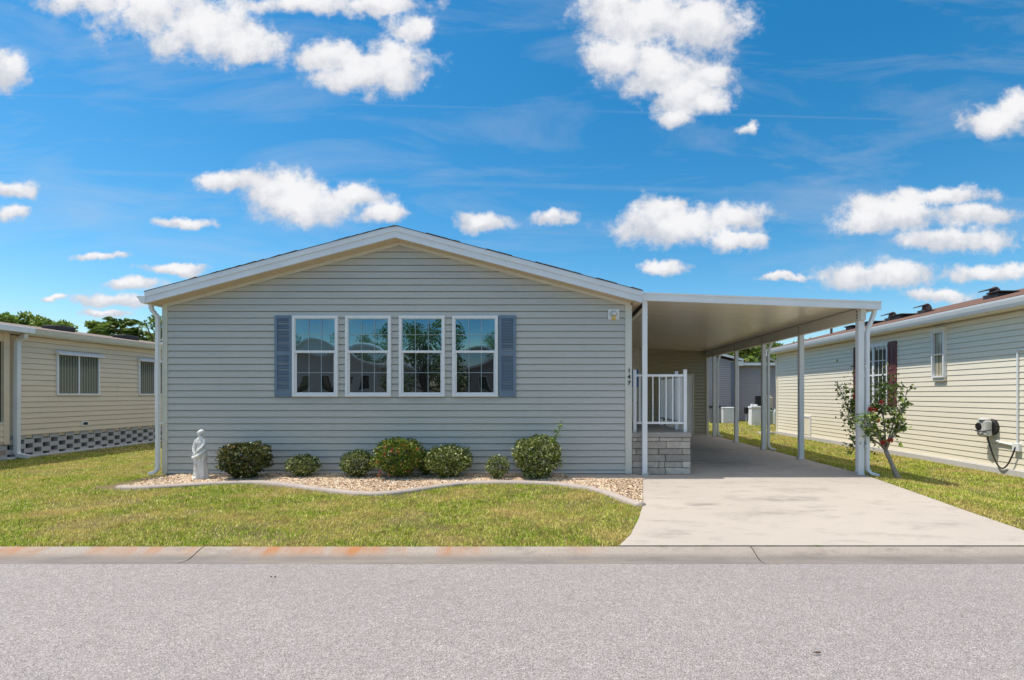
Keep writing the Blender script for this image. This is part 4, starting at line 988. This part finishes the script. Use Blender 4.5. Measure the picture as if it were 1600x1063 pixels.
# meter, cable and conduit
q = MB(Mr); ac = -10.3; q.tube([(ac,.76,.0),(ac,.76,.10)], .165, 20); q.build('meter_base', M['black'], rh, bevel=.006)
q = MB(Mr); q.box(ac-.12,ac+.12,.58,.90,.101,.24); q.tube([(ac,.90,.17),(ac,.95,.17)], [.12,.07], 14); me_ = q.build('meter_box', M['greymetal'], rh, bevel=.035)
q = MB(Mr); q.tube([(ac-.06,.77,.241),(ac-.06,.77,.25)], .075, 16); q.tube([(ac-.125,.70,.14),(ac-.14,.68,.24),(ac-.02,.66,.268),(ac+.11,.69,.24),(ac+.125,.71,.14)], .009, 8); q.build('meter_dial', M['black'], me_)
q = MB(Mr); pts = []
for i in range(25):
    t = i/24; a = ac+.02+t*.56; b = .58-.60*math.sin(math.pi*min(1,t*1.08)**.85)*(1-.10*t)+(-.0)*t if False else .58*(1-t)+.42*t-.52*math.sin(math.pi*t)**.9
    pts.append((a, b, .13-.06*t))
q.tube(pts, .014, 8); q.build('power_cable', M['rubber'], rh, smooth=True)
q = MB(Mr); cx_ = -9.72
q.tube([(cx_,.42,.03),(cx_,2.21,.03),(cx_+.02,2.25,.03),(cx_+.7,2.25,.03)], .017, 8); q.tube([(cx_-.40,.47,.035),(cx_-.05,.44,.035)], .02, 8); q.box(cx_-.07,cx_+.07,.34,.48,.0,.07)
q.tube([(cx_-.42,.46,.02),(cx_-.42,.50,.05)], .026, 8); q.build('conduit', M['white'], rh)

# ------------------------------------------------------------------ left neighbour
LXW = -12.3
lh = thing('neighbour_house', (LXW, 14, 0), 'beige siding neighbour house on a pierced block skirt with hooded windows', 'house')
Ml_ = basis((LXW,0,0),(1,0,0))                 # a = +Y
m = MB(); siding(m, Ml_, rect(11.74, 22), .48, 2.78, H=.128); m.prism([(LXW-.03,.4),(LXW-8.2,.4),(LXW-8.2,2.76),(LXW-4.1,3.3),(LXW-.03,2.76)], 1, 11.70, 22)
m.build('wall', M['beige'], lh)
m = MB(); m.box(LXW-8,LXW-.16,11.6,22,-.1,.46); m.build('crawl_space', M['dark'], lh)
q = MB(Ml_); per = .40; row = 0; zz = -.05                     # pierced skirt
for r_ in range(5):
    z0 = .48-.106*(r_+1)
    off = (r_ % 2)*per/2; a = 11.5+off-per
    while a < 22:
        q.box(a+.165, min(a+per-.002,22), z0+.003, z0+.104, -.15, -.012); a += per
    q.box(11.5,22,z0-.0015,z0+.0015,-.15,-.020)
q.build('block_skirt', M['block'], lh)
q = MB(Ml_); q.box(11.4,22,-.08,.0,-.1,.10); q.build('footing', M['footing'], lh, bevel=.02)
ex1 = LXW+.2
def lz_(x): return 2.93+.145*(ex1-x)
m = MB(); m.prism([(ex1+.01,lz_(ex1)-.02),(ex1-4.3,lz_(ex1-4.3)-.02),(ex1-8.6,lz_(ex1)-.02),(ex1-8.6,lz_(ex1)+.012),(ex1-4.3,lz_(ex1-4.3)+.012),(ex1+.01,lz_(ex1)+.012)], 1, 6.0, 22.3)
m.build('roof', M['shingle_grey'], lh)
m = MB(); m.prism([(ex1+.012,2.80),(ex1+.07,2.80),(ex1+.09,2.85),(ex1+.11,2.92),(ex1+.095,2.92),(ex1+.012,2.90)], 1, 6.0, 22.3); m.box(ex1-.006,ex1+.0118,6,22.3,2.78,2.925); m.box(LXW+.02,ex1-.006,6,22.3,2.78,2.79)
m.build('gutter', M['trim'], lh)
m = MB(); yd = 11.62
m.tube([(ex1+.06,yd,2.80),(ex1+.05,yd,2.72),(LXW+.09,yd,2.62),(LXW+.08,yd,.12),(LXW+.12,yd,.04),(LXW+.32,yd+.02,.0)], .062, 4, ph=math.pi/4); m.build('downspout', M['fascia'], lh, bevel=.006)
# screened lanai at the near end
m = MB(Ml_); m.box(6.2,11.50,.30,.74,-.10,.0); siding(m, Ml_, rect(6.2,11.46), .36, .76, H=.128); m.box(11.40,11.52,.3,2.78,-.06,.02); m.box(6.2,11.4,2.60,2.78,-.06,.0); m.build('lanai_frame', M['beige'], lh)
m = MB(Ml_); m.box(6.2,11.4,.76,2.6,-.08,-.05); m.build('lanai_screen', glass('dark_lanai_glass', 1.6, (.02,.022,.028)), lh)
m = MB(Ml_)
for a in (10.9, 9.9, 8.9, 7.9): m.box(a-.03,a+.03,.76,2.6,-.05,-.02)
m.box(6.2,11.4,.76,.80,-.049,.01); m.build('lanai_mullions', M['trim'], lh)
m = MB(Ml_); m.box(6.2,11.5,-.1,.30,-.12,-.02); m.build('lanai_base', simple('pink_block_base', (.40,.29,.24), .8, .1, 5), lh)
m = MB(Ml_); m.box(6.0,11.7,2.80,2.93,.18,.42); m.build('lanai_gutter', M['white'], lh, bevel=.01)
for a0 in (12.6, 15.08):
    wq = side_window(Ml_, a0, a0+1.18, 1.40, 2.44, lh, 0, 0, M['blinds'], .04, .045, False)
    q = MB(Ml_); q.box(a0+.57,a0+.61,1.44,2.40,.022,.035); q.build('mullion', M['white_frame'], wq)
    q = MB(Ml_); q.prism([(a0-.04,2.40),(a0+1.25,2.40),(a0+1.25,2.50),(a0-.04,2.50)], 2, .0, .05); q.add([(a0-.04,2.50,.05),(a0+1.25,2.50,.05),(a0+1.25,2.40,.16),(a0-.04,2.40,.16),(a0-.04,2.415,.05),(a0+1.25,2.415,.05)], [(0,1,2,3),(3,2,5,4),(0,3,4),(1,5,2)])
    q.build('window_hood', M['fascia'], wq)
q = MB(Ml_); q.box(13.28,13.46,.60,.72,.0,.03); vv_ = q.build('wall_vent', M['white'], lh, bevel=.004)
q = MB(Ml_); q.box(13.31,13.43,.625,.695,.03,.034); q.build('vent_opening', M['black'], vv_)
for (px_, w_) in ((92,.6),(197,.6)):
    X_ = -14.6; Y_ = X_*F/(px_-PX); q = MB(); z = lz_(X_); q.box(X_-.22,X_+.22,Y_-w_/2,Y_+w_/2,z-.02,z+.13); q.build('roof_vent', M['ventdark'], lh, bevel=.03)

# ------------------------------------------------------------------ grey house at the back
gh = thing('grey_house', (10.5, 30, -.1), 'grey siding house seen behind the carport posts', 'house')
m = MB(); Mg = basis((0,30,0),(0,-1,0)); Mg2 = basis((0,30.6,0),(0,-1,0))
gx0, gx1, gx2 = 2.0, 10.55, 14.6
def ggl(z):
    if z < 3.35: return (gx0, gx1)
    hw = (3.35+1.1-z)/.264; c = 6.3; return (max(gx0,c-hw), min(gx1,c+hw)) if hw > 0 else None
siding(m, Mg, ggl, -.1, 4.4, H=.13, groove=.032, depth=.03); m.prism([(gx0,-.15),(gx1,-.15),(gx1,3.3),(6.3,4.35),(gx0,3.3)], 1, 30.03, 44); m.build('gable_wall', M['greyside'], gh)
m = MB(); siding(m, Mg2, rect(gx1+.02,gx2+3), -.1, 3.15, H=.13, groove=.032, depth=.03); m.box(gx1+.02,gx2+3,30.63,44,-.15,3.1); m.build('wing_wall', M['greyside'], gh)
m = MB()
m.prism([(gx0-.3,3.37),(6.3,4.52),(gx1+.35,3.37),(gx1+.35,3.52),(6.3,4.68),(gx0-.3,3.52)], 1, 29.7, 29.75)
m.box(gx1+.1,gx2+3,30.2,30.26,3.14,3.32); m.build('fascia', M['white'], gh)
m = MB(); m.prism([(gx0-.3,3.50),(6.3,4.67),(gx1+.35,3.50),(gx1+.35,3.53),(6.3,4.70),(gx0-.3,3.53)], 1, 29.7, 44)
m.prism([(30.2,3.30),(37,3.62),(44,3.3),(44,3.34),(37,3.66),(30.2,3.34)], 0, gx1+.36, gx2+3); m.build('roof', M['shingle_grey'], gh)
m = MB(); m.tube([(gx1+.12,29.95,3.3),(gx1+.12,29.95,-.05)], .06, 8); m.box(gx1+.0,gx1+.38,29.76,30.1,3.10,3.36); m.build('downspout', M['white'], gh)
m = MB(); m.box(gx1-.25,gx1,29.93,30.0,-.1,3.3); m.build('corner_trim', simple('blue_grey_trim', (.16,.18,.24), .5, .05), gh)

def gz(x, y): return float(hgt(x, y))
# utilities in front of it
def px_thing(name, px, Y, label, cat): 
    x = WX(px,Y); return thing(name, (x, Y, gz(x,Y)), label, cat), x, gz(x,Y)
t, x, z = px_thing('air_conditioner', 1117, 28.6, 'dark grey air conditioner unit by the grey house, behind the rear carport post', 'air conditioner')
q = MB(); q.box(x-.42,x+.42,28.2,29,z,z+.85); q.build('casing', M['ac_grey'], t, bevel=.03)
q = MB(); q.box(x-.44,x+.44,28.18,29.02,z+.85,z+.90); q.tube([(x,28.6,z+.90),(x,28.6,z+.93)], .33, 18); q.build('fan_grille', M['black'], t)
q = MB()
for i in range(12): q.box(x-.40,x+.40,28.185,28.199,z+.08+i*.062,z+.10+i*.062)
q.build('louvres', M['greymetal'], t)
t, x, z = px_thing('storage_chest', 1137, 28.2, 'white ribbed storage box beside the dark air conditioner', 'storage box')
q = MB(); q.box(x-.36,x+.36,27.9,28.5,z,z+.80)
for i in range(6): q.box(x-.33+i*.125,x-.29+i*.125,27.885,27.899,z+.04,z+.76)
q.build('body', M['white'], t, bevel=.02); q = MB(); q.box(x-.385,x+.385,27.87,28.52,z+.80,z+.87); q.build('lid', M['white'], t, bevel=.02)
t, x, z = px_thing('garden_light', 1166, 28.2, 'small black stake light on the lawn in front of the grey house', 'garden light')
q = MB(); q.tube([(x,28.2,z),(x,28.2,z+.52)], .022, 8); q.build('stake', M['greymetal'], t); q = MB(); q.box(x-.10,x+.10,28.1,28.3,z+.52,z+.86); q.build('lamp_head', M['black'], t, bevel=.03)
t, x, z = px_thing('storage_bin', 1179, 26.2, 'tall white lidded bin standing on grass behind the carport', 'bin')
q = MB(); q.add([(x-.24,26,z),(x+.24,26,z),(x+.24,26.45,z),(x-.24,26.45,z),(x-.21,26.02,z+.86),(x+.25,26.02,z+.86),(x+.25,26.45,z+.86),(x-.21,26.45,z+.86)], [(0,1,5,4),(1,2,6,5),(2,3,7,6),(3,0,4,7),(4,5,6,7)])
q.box(x-.15,x+.17,25.98,25.999,z+.15,z+.72); q.build('body', M['white'], t, bevel=.02)
q = MB(); q.box(x-.24,x+.28,25.98,26.48,z+.86,z+.97); q.box(x-.18,x-.06,26.1,26.3,z+.97,z+1.08); q.box(x+.0,x+.12,26.1,26.3,z+.97,z+1.06); q.build('lid', M['white'], t, bevel=.015)
t, x, z = px_thing('meter_pedestal', 1199, 27.8, 'tan utility pedestal with dark meter box near the grey house wall', 'utility box')
q = MB(); q.box(x-.17,x+.25,27.65,27.95,z,z+1.38); q.add([(x-.17,27.65,z+1.38),(x+.25,27.65,z+1.38),(x+.25,27.95,z+1.38),(x-.17,27.95,z+1.38),(x-.10,27.7,z+1.52),(x+.12,27.7,z+1.52),(x+.12,27.9,z+1.52),(x-.10,27.9,z+1.52)],[(0,1,5,4),(1,2,6,5),(2,3,7,6),(3,0,4,7),(4,5,6,7)]); q.build('cabinet', M['tanplastic'], t, bevel=.02)
q = MB(); q.box(x-.65,x-.36,27.7,27.9,z+.95,z+1.50); q.box(x-.36,x-.17,27.75,27.85,z+1.15,z+1.22); q.build('meter', M['black'], t, bevel=.02)
q = MB(); q.box(x+.02,x+.18,27.63,27.649,z+.75,z+.82); q.build('latch', M['black'], t)
t, x, z = px_thing('utility_post', 1201, 26.6, 'short grey green cylindrical cable pedestal in front of the tan cabinet', 'utility box')
q = MB(); q.tube([(x,26.6,z),(x,26.6,z+.66),(x,26.6,z+.70)], [.17,.17,.16], 18); q.build('body', M['green_util'], t); q = MB(); q.tube([(x,26.6,z+.66),(x,26.6,z+.735),(x,26.6,z+.76)], [.19,.19,.12], 18); q.build('cap', M['green_util'], t)
t, x, z = px_thing('utility_cabinet', 1214, 27.0, 'rounded grey green utility cabinet at the corner of the cream house', 'utility box')
q = MB(); q.box(x-.14,x+.32,26.8,27.2,z,z+.62); q.prism([(x-.14,z+.62),(x+.32,z+.62),(x+.32,z+.80),(x+.12,z+.86),(x-.06,z+.80)], 1, 26.8, 27.2); q.build('body', simple('grey_utility_metal', (.40,.45,.43), .5, .05), t, bevel=.03)
q = MB(); q.box(x-.10,x+.05,26.78,26.799,z+.3,z+.5); q.build('door', M['greymetal'], t)
# splash block at the corner of the cream house
t = thing('splash_block', (8.3,20.2,-.14), 'pale concrete splash block on grass at the far corner of the cream house', 'splash block')
q = MB(); q.box(8.05,8.6,20.0,20.35,-.14,-.09); q.box(8.05,8.6,20.0,20.05,-.09,-.05); q.box(8.05,8.6,20.30,20.35,-.09,-.05); q.build('trough', M['footing'], t, bevel=.01)

# ------------------------------------------------------------------ camellia tree by the carport post
def small_tree():
    Yt = 8.80; x0 = WX(1406,Yt); z0 = gz(x0,Yt)
    root = thing('flowering_tree', (x0,Yt,z0), 'small leaning tree with red blossoms beside the front carport post', 'tree')
    def P(px,py,Y): return Vector((WX(px,Y), Y, WZ(py,Y)))
    q = MB(); fork = P(1384,704,8.95)
    q.tube([P(1407,755,Yt), P(1403,748,Yt), P(1398,736,8.84), P(1392,722,8.9), P(1386,709,8.93), fork], [.072,.052,.038,.033,.035,.034], 12)
    tips = []
    arms = [[(1378,690,9.0),(1362,672,9.1),(1348,655,9.2),(1338,630,9.3)], [(1383,686,9.0),(1382,662,9.05),(1378,640,9.1),(1372,605,9.15)],
            [(1392,685,8.95),(1402,660,8.9),(1412,635,8.9),(1418,605,8.9)], [(1380,690,9.1),(1366,660,9.3),(1350,628,9.4),(1340,592,9.45)],
            [(1388,688,9.1),(1398,655,9.25),(1396,625,9.3),(1390,598,9.3)], [(1372,692,9.0),(1356,686,9.05),(1346,695,9.15),(1334,700,9.2)],
            [(1390,690,8.9),(1404,672,8.8),(1410,650,8.75),(1400,620,8.75)], [(1376,688,8.9),(1360,665,8.75),(1356,650,8.7),(1350,665,8.65)],
            [(1366,672,9.2),(1340,650,9.4),(1322,632,9.5),(1316,615,9.5)],[(1372,680,9.1),(1350,668,9.3),(1332,656,9.4),(1318,650,9.4)]]
    brs = []
    for arm in arms:
        pts = [fork]+[P(*a) for a in arm]; brs.append(pts); rr = [.022,.016,.012,.008,.004]; q.tube(pts, rr, 8)
    q.build('trunk', M['trunk'], root, smooth=True)
    Ps = []; Ds = []; tw = MB()
    random.seed(21)
    for bi, pts in enumerate(brs):
        for k_ in range(18):
            s_ = random.uniform(1.3, 3.999); i = min(int(s_),3); f_ = s_-i; b = pts[i].lerp(pts[i+1], f_)
            d_ = Vector((random.gauss(0,1), random.gauss(0,1)*.8, random.gauss(.35,.8))).normalized(); ln = random.uniform(.06,.21)
            e_ = b+d_*ln; 
            if e_.z < .55 and e_.x > 5.4: continue
            tw.tube([b, b.lerp(e_,.5)+Vector((0,0,.012)), e_], [.004,.003,.002], 5)
            for j in range(9):
                c_ = b.lerp(e_, random.uniform(.35,1.05)); Ps.append(tuple(c_+Vector((random.gauss(0,.018),random.gauss(0,.018),random.gauss(0,.018))))); Ds.append((d_.x+random.gauss(0,.8), d_.y+random.gauss(0,.8), d_.z+random.gauss(-.1,.7)))
    tw.build('twigs', M['twig'], root)
    # denser tuft in the upper middle, and a column of leaves left of the post
    for (px_,py_,Yy,sx_,sz_,n_) in ((1380,612,9.3,.15,.24,260),(1376,636,9.1,.20,.10,120),(1333,640,9.45,.09,.42,300),(1350,672,9.0,.10,.16,90),(1352,692,9.2,.10,.14,110)):
        c_ = P(px_,py_,Yy)
        for j in range(n_):
            Ps.append((c_.x+random.gauss(0,sx_)*.8, c_.y+random.gauss(0,.14), c_.z+random.gauss(0,sz_)*.8)); Ds.append((random.gauss(0,1),random.gauss(0,1),random.gauss(0,.8)))
    leaf_mesh('foliage', np.array(Ps), np.array(Ds), .062, .038, M['shrub_dark2'], root)
    for (px_,py_,Yy) in ((1379,692,8.85),(1391,688,8.85),(1371,657,8.8),(1366,640,8.85),(1359,640,8.95),(1335,620,9.2),(1376,628,8.95),(1340,640,9.2)):
        c_ = np.array(P(px_,py_,Yy)); n_ = 26
        leaf_mesh('blossom', c_+rng.normal(0,.012,(n_,3)), rng.standard_normal((n_,3))+np.array([0,-.5,0]), .042, .034, M['flower'], root)
M['shrub_dark2'] = leafmat('glossy_tree_leaves', [(0,(.03,.06,.01)),(.4,(.10,.17,.02)),(.75,(.27,.37,.05)),(1,(.55,.60,.18))], .2, .28)
small_tree()

# ------------------------------------------------------------------ far trees
def tree(px, ptop, pbot, wpx, Y, label, mat='tree_far', n_=2600, leaf=.30, group='trees beyond the houses', name='tree', airy=0.0, ybase=0):
    x = WX(px,Y); zt0_ = WZ(ptop,Y); zb_ = WZ(pbot,Y); w_ = wpx/F*Y/2
    root = thing(name, (x,Y,0), label, 'tree', group)
    q = MB(); q.tube([(x,Y,-.3),(x+.1,Y,zb_*.6),(x-.1,Y,(zt0_+zb_)/2)], [.28,.2,.08], 8)
    blobs = []; random.seed(int(px))
    for i in range(int(10+w_*2)):
        a = random.uniform(0,6.28); rr = w_*math.sqrt(random.random())*.78; zz = random.uniform(zb_, zt0_-(rr/w_)**2*(zt0_-zb_)*.5)
        c_ = Vector((x+rr*math.cos(a), Y+rr*math.sin(a)*.8, zz)); blobs.append((c_, random.uniform(.16,.30)*w_*(1-airy*.4)+.25))
        q.tube([(x,Y,zb_*.75),((x+c_.x)/2,(Y+c_.y)/2,(zb_*.8+c_.z)/2),tuple(c_)], [.10,.06,.02], 5)
    q.build('trunk', M['twig'], root)
    per_ = n_//len(blobs); PS = []; DS = []
    for c_, r_ in blobs:
        d_ = rng.standard_normal((per_,3)); d_ /= np.linalg.norm(d_,axis=1,keepdims=True)
        PS.append(np.array(c_)+d_*r_*(rng.random((per_,1))**.45)*np.array([1,1,.75])); DS.append(d_+rng.standard_normal((per_,3))*.8)
    leaf_mesh('crown', np.concatenate(PS), np.concatenate(DS), leaf, leaf*.6, M[mat], root)
def palm(px, ptop, Y, r_, label, nf=34):
    x = WX(px,Y); zc = WZ(ptop,Y)-r_*.35
    root = thing('palm_tree', (x,Y,0), label, 'palm tree', 'palms beyond the houses')
    q = MB(); q.tube([(x,Y,-.3),(x+.05,Y,zc*.5),(x,Y,zc)], [.22,.17,.16], 10); q.build('trunk', M['trunk'], root)
    PS = []; DS = []
    for i in range(nf):
        a = random.uniform(0,6.28); el = random.uniform(-.6,1.3); ln = r_*random.uniform(.8,1.1)
        for t in np.linspace(.35,1,16):
            p = Vector((math.cos(a)*math.cos(el), math.sin(a)*math.cos(el), math.sin(el)-.35*t*t))*ln*t
            for s_ in (-1,1):
                PS.append((x+p.x, Y+p.y, zc+p.z)); side = Vector((-math.sin(a),math.cos(a),0))*s_; dd = side*(.7)+Vector((math.cos(a),math.sin(a),.1))*(.9) if t < .9 else Vector((math.cos(a),math.sin(a),0))
                DS.append((dd.x, dd.y, dd.z-.35))
    leaf_mesh('fronds', np.array(PS), np.array(DS), r_*.42, r_*.10, M['palm'], root)
random.seed(33)
tree(25,487,530,76,46,'leafy green tree at the far left edge above the beige roof', 'tree_lite', n_=3000, airy=.6)
tree(85,500,530,66,46,'lower leafy tree above the beige roof, right of the far left tree', 'tree_lite', n_=2400, airy=.7)
tree(158,493,540,34,46,'round green tree between roof vents above the beige roof', 'tree_lite', n_=2000, airy=.6)
palm(187,504,44,1.6,'fan palm beside the round green tree above the beige roof')
palm(222,519,44,1.5,'low fan palm above the right end of the beige roof')
tree(247,496,528,44,40,'sparse open pine by the left downspout of the main house', n_=900, leaf=.22, airy=1, name='pine_tree')
tree(1165,522,575,84,48,'bright yellow green tree above the grey house roof', 'tree_yel', 3200)
tree(1196,516,575,70,50,'dark green tree above the grey house roof by the carport post', n_=3600)
tree(1215,528,580,50,47,'medium green tree above the gutter corner of the cream house', n_=2600)
palm(1168,545,44,1.6,'small palm in front of the trees behind the grey house')
tree(1255,535,575,60,52,'dark tree behind the cream house roof line', n_=2400)

# ------------------------------------------------------------------ across the street (seen reflected in the windows)
def across(x0, x1, y, mat, label, z1=3.0):
    c = (x0+x1)/2; r_ = thing('opposite_house', (c, y, 0), label, 'house')
    q = MB(); Mo = basis((0,y,0),(0,1,0)); hw_ = (x1-x0)/2
    q.prism([(x0,-.1),(x1,-.1),(x1,z1),(c,z1+hw_*.26),(x0,z1)], 1, y-10, y); q.build('wall', M[mat], r_)
    q = MB(); q.prism([(x0-.3,z1-.1),(c,z1+hw_*.26),(x1+.3,z1-.1),(x1+.3,z1+.1),(c,z1+hw_*.26+.2),(x0-.3,z1+.1)], 1, y-10.2, y+.35); q.build('roof', M['fascia'], r_)
    for k_ in (.2,.42,.64,.82):
        q = MB(); xx = x0+(x1-x0)*k_; q.box(xx-.45,xx+.45,y,y+.04,1.1,2.4); w_ = q.build('window', M['white_frame'], r_); q = MB(); q.box(xx-.38,xx+.38,y+.04,y+.05,1.17,2.33); q.build('pane', M['glass_side'], w_)
across(-17.5,-8.8,-9.5,'paleside','pale house across the street mirrored in the left windows')
across(-5.6,2.8,-12.0,'greyside','grey house across the street mirrored in the rightmost window')
def back_tree(x, y, zt0_, zb_, w_, label, n_=3000):
    root = thing('tree', (x,y,0), label, 'tree', 'trees across the street')
    q = MB(); q.tube([(x,y,-.2),(x+.1,y,zb_),(x,y,(zt0_+zb_)/2)], [.2,.14,.05], 8); PS = []; DS = []; nb = 16
    for i in range(nb):
        a = random.uniform(0,6.28); rr = w_*math.sqrt(random.random())*.8; zz = random.uniform(zb_, zt0_-.3*(rr/w_)*(zt0_-zb_)); c_ = Vector((x+rr*math.cos(a), y+rr*math.sin(a), zz))
        q.tube([(x,y,zb_*.8),tuple((Vector((x,y,zb_*.8))+c_)/2),tuple(c_)], [.07,.04,.015], 5)
        d_ = rng.standard_normal((n_//nb,3)); d_ /= np.linalg.norm(d_,axis=1,keepdims=True)
        PS.append(np.array(c_)+d_*w_*.33*(rng.random((n_//nb,1))**.5)); DS.append(d_+rng.standard_normal((n_//nb,3))*.8)
    q.build('trunk', M['twig'], root); leaf_mesh('crown', np.concatenate(PS), np.concatenate(DS), .20, .12, M['tree_far'], root)
back_tree(-6.3,-6.5,5.6,1.4,1.9,'leafy street tree mirrored in the third window')
back_tree(-13.5,-21,6.6,2,2.6,'tall tree behind the pale house across the street')
back_tree(-2.5,-24,7.0,2,3.2,'broad tree behind the grey house across the street')
back_tree(-20,-17,6.5,2,3.0,'tree beside the pale house across the street')
# small dark debris on the road
for (px_, py_) in ((424,905),(430,905),(1277,1024)):
    Y_ = (CAMH+.035)*F/(py_-PY); x_ = WX(px_,Y_); q = MB(); q.ell((x_,Y_,-.018),(.008 if py_ < 1000 else .022,.006,.006),8,6)
    tag(q.build('fallen_twig' if py_ > 1000 else 'seed_pod', M['twig'], origin=(x_,Y_,-.03)), {424:'left of two dark seed pods on the asphalt near the kerb',430:'right of two dark seed pods on the asphalt near the kerb',1277:'dark twig lying on the near asphalt at right'}[px_], 'litter')
